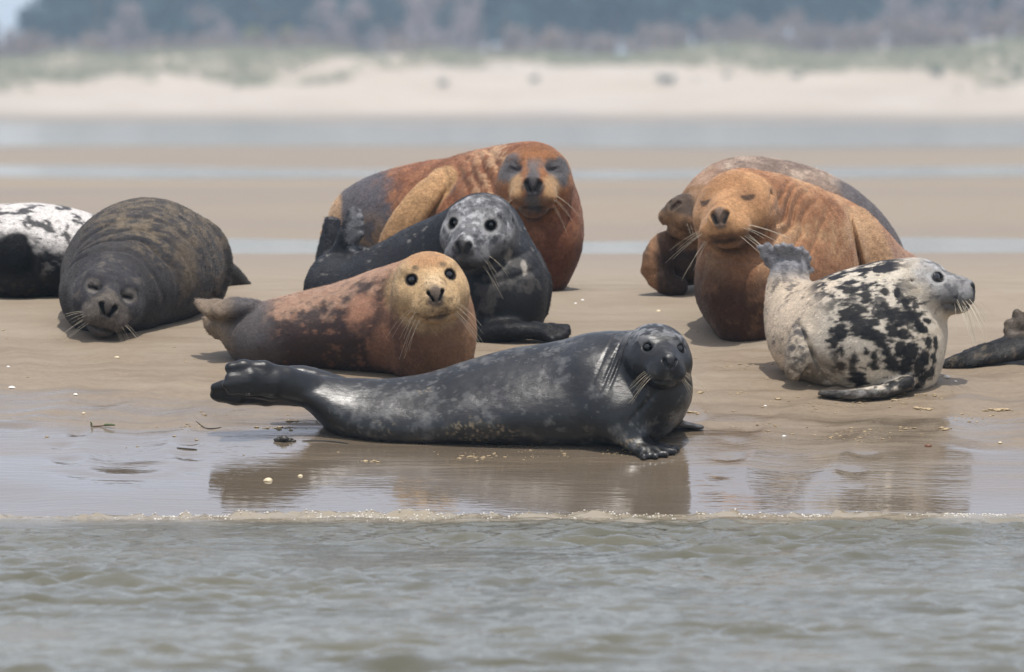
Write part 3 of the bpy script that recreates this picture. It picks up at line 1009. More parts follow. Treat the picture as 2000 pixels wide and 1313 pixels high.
def coat_material(name, rough=(.55, .22), wet_streak=1.0, grain=.35, bump=.35, spec=.4, sheen=0.0, fine=90, stretch=(1, 1, 1)):
    n = NT(name)
    c = n.attr('coat'); w = n.attr('wet', 'Fac')
    ob = n.mapv(n.obj(), stretch)
    n1 = n.noise(fine, 5, .65, ob)
    n2 = n.noise(fine * 3.3, 3, .6, ob)
    n3 = n.noise(14, 4, .6, ob)
    g = n.mth('ADD', n.mth('MULTIPLY', n1, .6), n.mth('MULTIPLY', n2, .4))
    k = n.rmp(g, .30, .70, 1 - grain, 1 + grain)
    col = n.mix(1.0, c, n.n('ShaderNodeCombineColor').outputs[0], 'MULTIPLY')
    cc = col.node.inputs[7].links[0].from_node
    for i in range(3): n.l(k, cc.inputs[i])
    rw = n.rmp(n3, .35, .65, rough[1], rough[1] + .16 * wet_streak)
    rg = n.mth('ADD', n.mth('MULTIPLY', w, rw), n.mth('MULTIPLY', n.mth('SUBTRACT', 1.0, w), rough[0]))
    h = n.mth('ADD', n.mth('MULTIPLY', n1, 1.0), n.mth('MULTIPLY', n2, .5))
    b = n.bsdf(Base_Color=col, Roughness=rg, Normal=n.bump(h, bump, .004))
    n.l(n.rmp(w, 0, 1, spec * .32, spec), b.inputs['Specular IOR Level'])
    b.inputs['Sheen Weight'].default_value = sheen
    b.inputs['Sheen Roughness'].default_value = .4
    return n.m
_e = NT('seal_eye'); _e.bsdf(Base_Color=(.006, .005, .005, 1), Roughness=.05).inputs['Coat Weight'].default_value = .5
_w = NT('seal_whisker'); _w.bsdf(Base_Color=(.62, .55, .42, 1), Roughness=.4)
_k = NT('seal_claw'); _k.bsdf(Base_Color=(.06, .045, .035, 1), Roughness=.35)
BASE_MATS = {'eye': _e.m, 'whisker': _w.m, 'claw': _k.m}
def mats(coat, **kw): return dict(BASE_MATS, coat=coat, **kw)

# ================================================================== THE SEALS
def row(px, py, D, b, a):
    """spine row: pixel + distance, half height in photo pixels, half width in metres"""
    return (P(px, py, D), a, b * mpp(D))
def gp(px, D, dz=0.0):
    """point above the sand at a column and a distance"""
    x = (px - 1000) / FPX * D
    return np.array([x, D, float(gz(np.array([x]), np.array([D]))[0]) + dz])

HAIR_DRY = dict(dens=2.6, ln=2.0, wd=.15, lift=.28, jit=.30, var=.30)
HAIR_WET = dict(dens=.35, ln=1.3, wd=.12, lift=.05, jit=.25, var=.40, tip=1.1)
# ---------------------------------------------------------------- 1 wet black seal at the water's edge
def seal_front():
    S = Seal()
    S.loft([row(575, 757, 40.26, 24, .060), row(625, 772, 40.29, 36, .095), row(690, 800, 40.31, 60, .15), row(770, 812, 40.31, 72, .20), row(850, 806, 40.32, 77, .235),
            row(930, 795, 40.31, 90, .255), row(1010, 784, 40.30, 101, .265), row(1090, 779, 40.28, 109, .265), row(1160, 772, 40.25, 115, .25),
            row(1220, 770, 40.20, 104, .21), row(1262, 765, 40.15, 84, .165)], 44, pear=.44, k=.04)
    # neck and throat up to the turned head
    S.loft([row(1180, 735, 40.25, 75, .17), row(1240, 720, 40.18, 70, .15), row(1280, 700, 40.14, 55, .12)], 10, k=.07)
    S.cone(P(1281, 700, 40.10), P(1290, 762, 40.08), .117, .105, .05)
    S.cone(P(1290, 762, 40.08), P(1262, 812, 40.12), .105, .09, .06)
    S.ground(.012, .03)
    S.head(P(1283, 692, 40.06), .84, yaw=13, pitch=-5, roll=-3, snout=.98, eye='open', er=.0215, ex=.076, k=.05, jaw=.95)
    S.cone(P(1150, 735, 40.13), P(1208, 812, 40.02), .070, .080, .09)
    # skin folds behind the head
    for px, am in ((1214, .008), (1200, .007), (1178, .003)):
        S.groove(P(px, 700, 40.05), np.array([1, -.25, -.28]), .006, am, .17)
    S.groove(P(1250, 800, 40.0), np.array([.75, 0, -.65]), .010, .010, .12)
    # near fore flipper
    S.loft([(P(1165, 790, 40.06), .07, .05), (P(1205, 825, 40.00), .065, .045), (P(1232, 855, 39.965), .055, .032), (gp(1256, 39.94, .03), .05, .022)], 14, up=(.2, -.7, .6), k=.06)
    b = gp(1250, 39.955, .028)
    S.fan(b, [gp(1322, 39.97, .013), gp(1316, 39.93, .013), gp(1300, 39.895, .012), gp(1280, 39.87, .012), gp(1258, 39.86, .012)], .026, .013, .014, claws=.016)
    # far fore flipper
    S.loft([(P(1250, 815, 40.22), .06, .05), (gp(1285, 40.28, .05), .05, .03), (gp(1330, 40.30, .022), .045, .014), (gp(1372, 40.30, .012), .02, .008)], 14, k=.04)
    # hind flippers: long webbed lobes swept to the left
    def lobe(pts, r0, r1, k=.019):
        q = [P(*t) for t in pts]
        for i in range(len(q) - 1):
            t0, t1 = i / (len(q) - 1), (i + 1) / (len(q) - 1)
            S.cone(q[i], q[i+1], r0 + (r1 - r0) * t0, r0 + (r1 - r0) * t1, k)
    lobe([(610, 750, 40.26), (560, 735, 40.20), (515, 722, 40.16), (475, 717, 40.14), (450, 719, 40.13)], .040, .023, .02)
    lobe([(600, 760, 40.24), (540, 741, 40.16), (490, 735, 40.12), (447, 738, 40.11)], .036, .017)
    lobe([(595, 766, 40.24), (530, 751, 40.15), (480, 748, 40.11), (441, 752, 40.10)], .034, .016)
    lobe([(590, 772, 40.24), (530, 761, 40.16), (485, 761, 40.12), (450, 765, 40.11)], .032, .015)
    lobe([(585, 774, 40.26), (530, 768, 40.20), (480, 763, 40.19), (438, 754, 40.20), (420, 757, 40.20)], .030, .018)
    lobe([(580, 776, 40.28), (530, 774, 40.24), (470, 776, 40.22), (420, 771, 40.22)], .030, .021)
    lobe([(575, 778, 40.30), (520, 779, 40.26), (460, 780, 40.24), (428, 777, 40.24)], .028, .018)
    S.loft([(P(545, 727, 40.36), .035, .022), (P(600, 733, 40.38), .05, .036), (P(680, 765, 40.40), .06, .05)], 10, k=.015)
    S.build()
    V, N = S.V, S.N
    S.coat(A(30, 30, 31, .6))
    f1, f2, f3 = S.fb(.11, 1, 5, .62), S.fb(.035, 2, 4, .6), S.fb(.30, 3, 3)
    flank = sstep(560, 720, S.px)
    S.lay(sstep(.10, .34, .8 * f1 + .55 * f2 + .25 * f3) * .5 * flank, A(104, 104, 104, .62))
    S.lay(sstep(.22, .42, S.fb(.022, 14, 4, .6) + .3 * f1) * .5 * flank, A(120, 119, 116, .62))
    S.lay(sstep(.08, .35, -f1 + .4 * f2) * .6, A(28, 29, 33, .6))
    h = S.hl(V)
    hd = sstep(1.15, .85, np.linalg.norm(h / np.array([.17, .30, .165]), axis=1))
    S.lay(hd * .9, A(36, 36, 38, .6))
    top = hd * sstep(.02, .10, h[:, 2]) * sstep(.22, .08, h[:, 1])
    S.lay(top * sstep(-.25, .25, S.fb(.022, 6, 3)) * .8, A(150, 150, 150, .6))
    S.lay(hd * sstep(.028, .0, np.abs(h[:, 0])) * sstep(.06, .0, h[:, 2] - .02) * sstep(-.02, .2, S.fb(.02, 9, 3)) * .6, A(135, 133, 130, .6))
    S.nosepaint(.98, A(40, 40, 42, .6), f2, .8)
    S.lay(sstep(.0, .3, S.fb(.05, 12)) * sstep(760, 880, S.py) * sstep(1195, 1130, S.px) * sstep(700, 760, S.px) * .35, A(90, 82, 70, .7))
    # sand stuck to the skin
    sp = S.fb(.009, 21, 2)
    for px, py, r in ((935, 845, 60), (900, 850, 40), (1215, 858, 30), (1240, 862, 24), (745, 830, 34), (830, 758, 22), (985, 850, 40)):
        c = S.at(px, py); d = np.linalg.norm((V - c) * np.array([1, 1, 1.6]), axis=1) / (r * .002)
        S.lay(sstep(1, .2, d + .5 * S.fb(.05, 31)) * sstep(.2, .45, sp + .3 * f2) * .7, A(150, 132, 100))
    S.wet = np.clip(.7 + .7 * f3 + .3 * f1, .15, 1) * (1 - .6 * hd) * (1 - .35 * sstep(600, 540, S.px))
    S.displace(.0022 * S.fb(.10, 40, 3) + .0009 * f2)
    S.whiskers(9, .19, .6, 4, .98)
    finish(S, 'grey_seal', 'wet shiny black seal lying lowest on the wet sand with its reflection in front', gp(1000, 40.2),
           mats(coat_material('wet_black_coat', (.40, .20), 1.0, .3, .32, .75, 0, 75, (.35, 1, 1))), 'seals resting on the sandbank', HAIR_WET)

# ---------------------------------------------------------------- 2 brown seal with golden head
def seal_golden():
    S = Seal()
    S.loft([row(440, 630, 41.55, 26, .07), row(475, 640, 41.52, 44, .11), row(520, 660, 41.48, 68, .17), row(590, 655, 41.45, 80, .23), row(680, 645, 41.42, 92, .26),
            row(755, 636, 41.36, 104, .27), row(808, 634, 41.28, 108, .23), row(832, 640, 41.22, 98, .17)], 40, pear=.12, k=.04)
    S.loft([row(760, 600, 41.38, 66, .17), row(810, 582, 41.28, 70, .165), row(838, 562, 41.22, 66, .14)], 10, k=.06)
    S.loft([(P(842, 575, 41.18), .135, .11), (P(844, 640, 41.10), .150, .15), (P(840, 700, 41.12), .145, .12)], 10, up=(0, 1, 0), k=.06)
    S.ground(.012, .03)
    S.head(P(837, 556, 41.08), 1.0, yaw=7, pitch=-6, roll=8, snout=.92, eye='open', er=.0225, ex=.073, k=.05, jaw=.95)
    S.groove(P(764, 560, 41.1), np.array([1, -.3, -.1]), .010, .006, .16)
    S.groove(P(850, 628, 40.95), np.array([.1, -.3, 1]), .012, .008, .16)
    # fore flipper folded on the chest side (right)
    S.loft([(P(895, 605, 41.18), .05, .06), (P(908, 650, 41.12), .045, .06), (P(905, 700, 41.10), .04, .05)], 12, k=.03)
    # hind flippers
    b = P(450, 612, 41.5)
    S.fan(P(462, 612, 41.46), [P(386, 590, 41.50), P(390, 597, 41.48), P(396, 604, 41.46), P(404, 612, 41.44), P(414, 620, 41.44)], .030, .014, .016, mid=(0, 0, .01))
    S.loft([(P(500, 600, 41.42), .035, .028), (P(455, 600, 41.40), .045, .034), (P(425, 608, 41.38), .040, .024)], 10, up=(0, -.6, .8), k=.015)
    S.fan(P(452, 640, 41.52), [P(402, 622, 41.56), P(403, 632, 41.55), P(407, 642, 41.54), P(414, 650, 41.54), P(424, 657, 41.53)], .028, .013, .014)
    S.build()
    V = S.V
    f1, f2, f3 = S.fb(.10, 1, 5, .6), S.fb(.03, 2, 4, .6), S.fb(.3, 3, 3)
    S.coat(A(112, 74, 50, .8))
    body = sstep(800, 700, S.px + 60 * f3)
    S.lay(body, A(60, 35, 27, .65))
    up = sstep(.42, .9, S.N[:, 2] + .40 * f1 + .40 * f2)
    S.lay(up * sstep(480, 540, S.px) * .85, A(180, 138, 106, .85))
    spots = sstep(.16, .36, S.fb(.030, 5, 5, .65) + .30 * f1)
    S.lay(spots * sstep(500, 560, S.px) * sstep(860, 760, S.px) * .6, A(150, 100, 68, .8))
    rear = sstep(560, 480, S.px + 40 * f1)
    S.lay(rear * .9, A(92, 86, 86, .8))
    S.lay(sstep(470, 430, S.px) * .9, A(140, 118, 92, .8))
    S.blob(700, 600, 34, A(176, 120, 84, .8), .5, .05, .5, 4, .8, (1, 1, 1.6))
    S.blob(745, 690, 36, A(165, 110, 74, .8), .5, .05, .5, 7, .5, (1, 1, 1.6))
    front = sstep(785, 885, S.px + 50 * f1 + 30 * f2)
    S.lay(front * .85, A(150, 108, 70, .8))
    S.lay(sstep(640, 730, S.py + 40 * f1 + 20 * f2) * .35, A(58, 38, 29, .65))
    h = S.hl(V)
    hd = sstep(1.32, .80, np.linalg.norm((h - np.array([0, .06, -.01])) / np.array([.155, .24, .15]), axis=1) + .16 * f1 + .1 * f2)
    S.lay(hd, A(204, 168, 116, .85))
    S.lay(hd * sstep(.05, .12, h[:, 2] + .03 * f1) * sstep(.10, .05, np.abs(h[:, 0])) * .75, A(176, 122, 72, .85))
    S.lay(hd * sstep(.14, .2, h[:, 1]) * sstep(0, .02, h[:, 2] + .035) * sstep(.05, .02, np.abs(h[:, 0])) * .8, A(212, 182, 138, .85))
    for sx in (-1, 1):
        d = np.linalg.norm((h - np.array([sx * .073, .12, .041])) * np.array([1, .6, 1]), axis=1)
        S.lay(hd * sstep(.033, .026, d), A(52, 42, 36, .7))
        S.lay(hd * sstep(.022, .004, np.linalg.norm((h - np.array([sx * .055, .125, .088])) * np.array([1, .5, 1.3]), axis=1) + .01 * f2) * .8, A(92, 80, 64, .8))
    S.nosepaint(.92, A(92, 80, 78, .7), f2, .85)
    nose = 0 * sstep(.042, .024, np.linalg.norm((h - np.array([0, .248, -.018])) * np.array([1, .7, .9]), axis=1) + .012 * f2)
    S.lay(nose * .85, A(92, 80, 78, .7))
    for sx in (-1, 1): S.lay(sstep(.013, .006, np.linalg.norm(h - np.array([sx * .018, .243, -.018]), axis=1)), A(30, 26, 26, .6))
    S.lay(hd * sstep(.03, .012, np.abs(h[:, 2] + .098)) * sstep(.03, .0, np.abs(h[:, 0] - .01)) * sstep(.15, .2, h[:, 1]) * .7, A(60, 48, 42, .7))
    pad = hd * sstep(.06, .035, np.linalg.norm((np.abs(h) - np.array([.045, .21, .068])), axis=1))
    S.lay(pad * sstep(.15, .4, S.fb(.012, 50, 2)) * .8, A(96, 76, 52, .8))
    S.wet = np.clip(.25 + .6 * body + .3 * f3, 0, .8) * (1 - hd)
    S.displace(.0025 * S.fb(.08, 40, 3) + .0012 * f2 * (1 - hd))
    S.whiskers(8, .20, .8, 7, .92)
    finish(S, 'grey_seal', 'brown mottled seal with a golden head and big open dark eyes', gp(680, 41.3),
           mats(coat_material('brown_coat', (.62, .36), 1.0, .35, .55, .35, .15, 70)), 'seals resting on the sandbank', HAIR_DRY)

# ---------------------------------------------------------------- 3 dark seal with frosted grey head, tail raised
def seal_dark():
    S = Seal()
    S.loft([row(672, 500, 42.75, 20, .06), row(655, 528, 42.72, 34, .09), row(668, 570, 42.65, 66, .16), row(720, 578, 42.6, 82, .21), row(800, 560, 42.5, 98, .25),
            row(880, 550, 42.42, 108, .26), row(940, 550, 42.3, 115, .25), row(975, 560, 42.2, 100, .2)], 40, pear=.1, k=.04)
    S.loft([(P(945, 450, 42.2), .13, .14), (P(962, 510, 42.14), .165, .17), (P(973, 575, 42.06), .190, .19), (P(978, 630, 42.08), .165, .17)], 16, up=(0, 1, 0), k=.06)
    S.loft([row(850, 520, 42.45, 80, .2), row(900, 490, 42.32, 80, .18), row(940, 455, 42.2, 68, .15)], 10, k=.08)
    S.ground(.012, .03)
    S.head(P(938, 444, 42.02), 1.0, yaw=-15, pitch=-14, roll=-3, snout=1.08, eye='open', er=.0188, ex=.074, k=.05, jaw=.9, nostril=1.5)
    S.groove(P(980, 510, 41.98), np.array([-.3, -.2, 1]), .014, .010, .16)
    S.groove(P(990, 540, 41.95), np.array([-.2, -.2, 1]), .014, .008, .16)
    # flank flipper at the right, edge-on; and the paw on the sand
    S.loft([(P(1036, 500, 42.24), .05, .035), (P(1052, 550, 42.22), .055, .035), (P(1048, 610, 42.18), .05, .03)], 10, k=.02)
    S.loft([(P(955, 655, 41.9), .07, .05), (gp(1000, 41.85, .05), .06, .04), (gp(1050, 41.86, .045), .05, .032)], 10, k=.04)
    S.fan(gp(1045, 41.86, .05), [gp(1108, 41.90, .055), gp(1110, 41.88, .042), gp(1106, 41.86, .030), gp(1096, 41.84, .020), gp(1080, 41.82, .015)], .028, .014, .014, claws=.012)
    # raised hind flippers
    S.fan(P(660, 500, 42.72), [P(694, 412, 42.66), P(701, 415, 42.64), P(704, 425, 42.62), P(706, 440, 42.62), P(706, 458, 42.62)], .030, .014, .016)
    S.cone(P(664, 500, 42.72), P(688, 418, 42.66), .034, .024, .02)
    S.loft([(P(640, 530, 42.80), .05, .04), (P(640, 495, 42.82), .045, .03), (P(650, 430, 42.84), .035, .014)], 10, up=(0, 1, 0), k=.02)
    S.loft([(P(668, 500, 42.7), .04, .03), (P(700, 492, 42.66), .035, .02), (P(722, 492, 42.65), .02, .012)], 8, k=.02)
    S.build()
    V = S.V
    f1, f2, f3 = S.fb(.09, 1, 5, .6), S.fb(.03, 2, 4, .62), S.fb(.3, 3, 3)
    S.coat(A(37, 38, 44, .6))
    S.lay(sstep(.1, .4, f1 + .3 * f2) * .5, A(72, 72, 80, .62))
    S.lay(sstep(.38, .52, S.fb(.028, 8, 3)) * sstep(.2, .6, S.N[:, 2]) * .8, A(140, 136, 128, .7))
    chest = sstep(860, 930, S.px) * sstep(470, 520, S.py)
    S.lay(chest * .85, A(24, 23, 24, .6))
    S.lay(chest * sstep(.2, .42, f1 + .35 * f2) * .55, A(96, 90, 84, .7))
    h = S.hl(V)
    hd = sstep(1.12, .9, np.linalg.norm((h - np.array([0, .06, -.0])) / np.array([.16, .27, .155]), axis=1) + .15 * f1)
    S.lay(hd, A(120, 120, 122, .75))
    S.lay(hd * sstep(-.1, .35, f2 + .3 * f1) * sstep(-.04, .03, h[:, 2]) * .9, A(196, 196, 198, .75))
    S.lay(hd * sstep(.05, .32, S.fb(.045, 17, 4, .6)) * .75, A(58, 58, 62, .65))
    S.lay(hd * sstep(-.05, -.09, h[:, 2] + .02 * f1) * .75, A(52, 50, 50, .65))
    S.lay(hd * sstep(.03, .12, h[:, 0] + .03 * f1) * sstep(.08, -.02, h[:, 1]) * .8, A(52, 52, 56, .65))
    for sx in (-1, 1):
        d = np.linalg.norm((h - np.array([sx * .074, .12, .041])) * np.array([1, .6, 1]), axis=1)
        S.lay(hd * sstep(.048, .036, d) * .75, A(178, 176, 174, .75))
        S.lay(hd * sstep(.034, .024, d), A(30, 28, 28, .6))
    S.nosepaint(1.08, A(78, 75, 74, .6), f2, .9, 1.1, 1.2)
    S.blob(1027, 515, 12, A(180, 172, 158, .8), .4, .02, .5, 3, .9, (.6, 1, 2.2))
    S.blob(998, 500, 11, A(150, 144, 132, .8), .4, .02, .5, 5, .7, (1, 1, 1.6))
    S.blob(688, 450, 30, A(150, 150, 152, .8), .5, .02, .6, 3, .7, (.7, 1, 1.6))
    S.wet = np.clip(.55 + .4 * f3, .2, .9) * (1 - .8 * hd)
    S.displace(.002 * S.fb(.08, 40, 3) + .0008 * f2)
    S.whiskers(7, .15, .6, 9, 1.08)
    finish(S, 'grey_seal', 'black seal with a frosted grey head, holding its hind flippers up behind the golden-headed seal', gp(830, 42.3),
           mats(coat_material('dark_coat', (.55, .34), 1.0, .32, .5, .4, .05, 70)), 'seals resting on the sandbank', HAIR_DRY)

# ---------------------------------------------------------------- 4 rusty red seal at the back
def seal_red():
    S = Seal(.0095)
    S.loft([row(668, 452, 44.4, 24, .07), row(700, 430, 44.35, 56, .13), row(745, 425, 44.3, 80, .20), row(810, 425, 44.2, 100, .26), row(880, 425, 44.05, 112, .29),
            row(950, 430, 43.9, 122, .29), row(995, 440, 43.75, 122, .26), row(1018, 450, 43.68, 110, .21)], 40, pear=.08, k=.04)
    S.loft([(P(1045, 355, 43.6), .14, .14), (P(1055, 410, 43.54), .165, .17), (P(1050, 470, 43.48), .185, .19), (P(1035, 530, 43.5), .16, .16)], 16, up=(0, 1, 0), k=.06)
    S.loft([row(940, 380, 43.95, 76, .2), row(990, 360, 43.8, 74, .18), row(1035, 348, 43.66, 68, .15)], 10, k=.07)
    S.ground(.012, .03)
    S.head(P(1045, 346, 43.42), 1.06, yaw=-2, pitch=-4, roll=0, snout=1.02, eye='closed', ex=.078, k=.05, jaw=1.05, nostril=1.5, mouth=.7)
    for px, am in ((965, .013), (945, .013), (925, .012), (905, .009), (880, .006)):
        S.groove(P(px, 350, 43.7), np.array([1, .2, .1]), .011, am, .24, wav=.01)
    S.groove(P(1050, 425, 43.4), np.array([0, -.3, 1]), .014, .012, .17)
    # golden fore flipper laid on the flank
    S.loft([(P(862, 345, 43.85), .04, .03), (P(838, 378, 43.74), .068, .040), (P(800, 425, 43.70), .070, .036), (P(765, 470, 43.72), .058, .026), (P(748, 494, 43.76), .035, .014)], 18, up=(-.3, -1, .2), k=.014)
    S.groove(P(862, 390, 43.72), np.array([.8, 0, -.6]), .012, .02, .16)
    # hind flippers poking out at the left
    S.fan(P(678, 446, 44.4), [P(632, 455, 44.4), P(640, 462, 44.38), P(650, 440, 44.4), P(662, 428, 44.42)], .028, .016, .012)
    # far fore flipper on the back line
    S.loft([(P(800, 365, 44.4), .07, .05), (P(740, 360, 44.45), .08, .04), (P(712, 375, 44.45), .06, .02)], 10, k=.02)
    S.build()
    V = S.V
    f1, f2, f3 = S.fb(.09, 1, 5, .6), S.fb(.03, 2, 4, .6), S.fb(.3, 3, 3)
    S.coat(A(152, 92, 54, .8))
    S.lay(sstep(.0, .35, f1 + .3 * f2) * .6, A(188, 122, 74, .85))
    S.lay(sstep(.05, .4, -f1 + .3 * f2) * .5, A(112, 58, 34, .8))
    rear = sstep(800, 745, S.px + 50 * f1 - .15 * (S.py - 400))
    S.lay(rear * .95, A(98, 94, 100, .8))
    S.lay(rear * sstep(.0, .3, f1 + .2 * f2 + .2) * sstep(400, 450, S.py) * .7, A(168, 132, 98, .8))
    S.blob(820, 362, 40, A(112, 108, 110, .8), .4, .06, .4, 3, .9, (1.6, 1, .8))
    S.lay(sstep(705, 660, S.px) * sstep(440, 420, S.py - 30) * .0, A(98, 94, 100))
    S.lay(sstep(672, 662, S.px) * .9, A(222, 172, 116, .8))
    # flipper is golden
    c0, c1 = P(850, 360, 43.75), P(752, 490, 43.72)
    t = np.clip(((V - c0) @ (c1 - c0)) / ((c1 - c0) @ (c1 - c0)), -.1, 1.1)
    d = np.linalg.norm((V - c0 - t[:, None] * (c1 - c0)) * np.array([1, .6, 1]), axis=1)
    S.lay(sstep(.085, .066, d + .008 * f1) * sstep(44.0, 43.9, V[:, 1]), A(206, 156, 98, .85))
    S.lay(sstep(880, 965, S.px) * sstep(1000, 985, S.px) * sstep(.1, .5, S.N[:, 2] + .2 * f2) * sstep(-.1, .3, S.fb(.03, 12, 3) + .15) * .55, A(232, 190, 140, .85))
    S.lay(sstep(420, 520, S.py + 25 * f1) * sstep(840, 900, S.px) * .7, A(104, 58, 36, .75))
    h = S.hl(V)
    hd = sstep(1.1, .9, np.linalg.norm((h - np.array([0, .05, -.0])) / np.array([.155, .26, .165]), axis=1) + .1 * f1)
    S.lay(hd, A(176, 112, 58, .85))
    S.lay(hd * sstep(.08, .13, h[:, 2] + .02 * f1) * .7, A(138, 84, 42, .8))
    for sx in (-1, 1):
        d = np.linalg.norm((h - np.array([sx * .092, .10, .032])) * np.array([1, .5, .85]), axis=1)
        S.lay(hd * sstep(.070, .034, d + .03 * f1 + .015 * f2), A(108, 102, 102, .8))
        q = h - np.array([sx * .058, .19, -.03])
        S.lay(hd * sstep(.05, .03, np.linalg.norm(q * np.array([1, .5, .8]), axis=1) + .012 * f1) * .9, A(208, 162, 106, .85))
        S.lay(hd * sstep(.05, .035, np.linalg.norm((h - np.array([sx * .04, .23, -.095])) * np.array([.9, .5, 1]), axis=1)) * .7, A(118, 98, 78, .8))
    S.lay(hd * sstep(.040, .012, np.abs(h[:, 0]) + .02 * f1 + .01 * f2) * sstep(.06, .11, h[:, 1]) * sstep(.10, .05, h[:, 2] + .02 * f1), A(112, 104, 102, .8))
    S.nosepaint(1.02, A(84, 78, 78, .7), f2, .9, 1.15, 1.3)
    S.lay(hd * sstep(-.105, -.12, h[:, 2] + .01 * f1) * sstep(.09, .13, h[:, 1]) * .8, A(50, 36, 28, .7))
    S.C *= np.array([.82, .84, .86])
    S.wet = np.clip(.2 + .5 * rear + .2 * f3, 0, .7)
    S.displace(.003 * S.fb(.07, 40, 3) + .0015 * f2 * (1 - hd))
    S.whiskers(6, .16, .6, 12, 1.02)
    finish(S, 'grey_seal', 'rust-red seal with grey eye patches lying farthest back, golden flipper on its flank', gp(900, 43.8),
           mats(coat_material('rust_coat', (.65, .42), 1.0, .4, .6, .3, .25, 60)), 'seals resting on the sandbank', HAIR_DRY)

# ---------------------------------------------------------------- 5 sandy dark seal sleeping, facing us, at the left
def seal_sleeper():
    S = Seal()
    S.loft([row(213, 577, 42.12, 70, .155), row(232, 562, 42.26, 92, .215), row(262, 535, 42.48, 122, .30), row(284, 520, 42.76, 130, .315), row(305, 522, 43.06, 122, .28),
            row(340, 535, 43.4, 92, .19), row(392, 556, 43.75, 52, .11), row(432, 570, 43.95, 30, .07)], 40, up=(0, 0, 1), pear=.05, k=.04)
    S.ground(.012, .04)
    S.head(P(210, 574, 42.03), .98, yaw=3, pitch=-12, roll=-16, snout=.9, eye='closed', ex=.07, k=.07, jaw=1.05, nostril=1.5)
    S.ell(P(215, 572, 42.2), (.19, .16, .175), I3, .10)
    F = nrm(np.array([-.12, -1, -.2]))
    for i, (dp, am, w, rr_) in enumerate(((.02, .012, .012, .30), (.10, .022, .010, .34), (.16, .018, .009, .32), (.24, .021, .012, .36), (.34, .016, .014, .36))):
        c = P(212 + 18 * i, 566 - 5 * i, 42.12 + dp)
        S.groove(c, F + np.array([.10 * i, 0, .06 * i]), w, am, rr_, side=np.array([.35 - .3 * (i % 2), 0, 1]), wav=.02)
    # upper fore flipper hanging over the right flank
    S.loft([(P(374, 446, 42.98), .06, .06), (P(406, 474, 42.93), .07, .075), (P(425, 520, 42.9), .06, .065), (P(418, 572, 42.88), .045, .045)], 14, k=.02)
    S.groove(P(388, 500, 42.72), np.array([1, 0, .35]), .012, .04, .24)
    # hind flippers on the sand behind
    S.fan(P(440, 562, 43.95), [P(496, 584, 44.0), P(486, 588, 43.95), P(472, 590, 43.9), P(500, 578, 44.05)], .055, .018, .016)
    S.loft([(P(415, 525, 43.85), .08, .07), (P(447, 545, 43.95), .07, .055), (P(478, 566, 44.0), .05, .032), (P(499, 580, 44.02), .03, .016)], 10, k=.02)
    S.build()
    V, N = S.V, S.N
    f1, f2, f3 = S.fb(.10, 1, 5, .6), S.fb(.032, 2, 5, .65), S.fb(.3, 3, 3)
    S.coat(A(72, 69, 70, .68))
    S.lay(sstep(.05, .35, f1 + .3 * f2) * .55, A(54, 54, 60, .65))
    h = S.hl(V)
    r = np.linalg.norm(h[:, [0, 2]], axis=1)
    sandm = sstep(-.15, .35, .45 * f1 + .45 * f2 + .55 * (N[:, 2] - .35)) * sstep(.14, .24, r)
    S.lay(sandm * sstep(-.25, .25, S.fb((.05, .02, .02), 27, 4, .6)) * .6, A(142, 124, 96, .8))
    S.lay(sstep(370, 430, S.px) * sstep(-.1, .3, f2) * .3, A(150, 126, 92, .8))
    S.blob(375, 510, 60, A(140, 120, 92, .8), .6, .05, .8, 6, .4, (.6, 1, 1.3))
    S.lay(sstep(565, 640, S.py + 40 * f1) * .4, A(54, 50, 48, .65))
    hd = sstep(1.15, .85, np.linalg.norm((h - np.array([0, .06, -.0])) / np.array([.155, .28, .165]), axis=1) + .12 * f1)
    S.lay(hd * .9, A(70, 68, 72, .7))
    S.lay(hd * sstep(.16, .21, h[:, 1] + .02 * f2) * .7, A(110, 100, 90, .75))
    S.lay(hd * sstep(.0, .3, f2) * .4, A(128, 118, 104, .75))
    for sx in (-1, 1):
        d = np.linalg.norm((h - np.array([sx * .075, .12, .043])) * np.array([1, .6, 1]), axis=1)
        S.lay(hd * sstep(.040, .026, d) * .75, A(126, 120, 112, .75))
        S.lay(hd * sstep(.010, .004, np.abs(h[:, 2] - .036)) * sstep(.03, .018, d), A(26, 24, 24, .6))
    S.lay(sstep(436, 450, S.px) * .8, A(50, 47, 46, .65))
    S.nosepaint(.9, A(70, 64, 60, .7), f2, .7, 1.0, 1.6)
    S.wet = np.clip(.15 + .2 * f3, 0, .4)
    S.displace(.0025 * S.fb(.07, 40, 3) + .0015 * f2)
    S.whiskers(8, .15, .4, 15, .95, 1.2)
    finish(S, 'grey_seal', 'plump dark seal dusted with sand, asleep facing us with wrinkled neck at the left', gp(270, 42.5),
           mats(coat_material('sandy_coat', (.7, .5), 1.0, .4, .6, .25, .15, 60)), 'seals resting on the sandbank', HAIR_DRY)

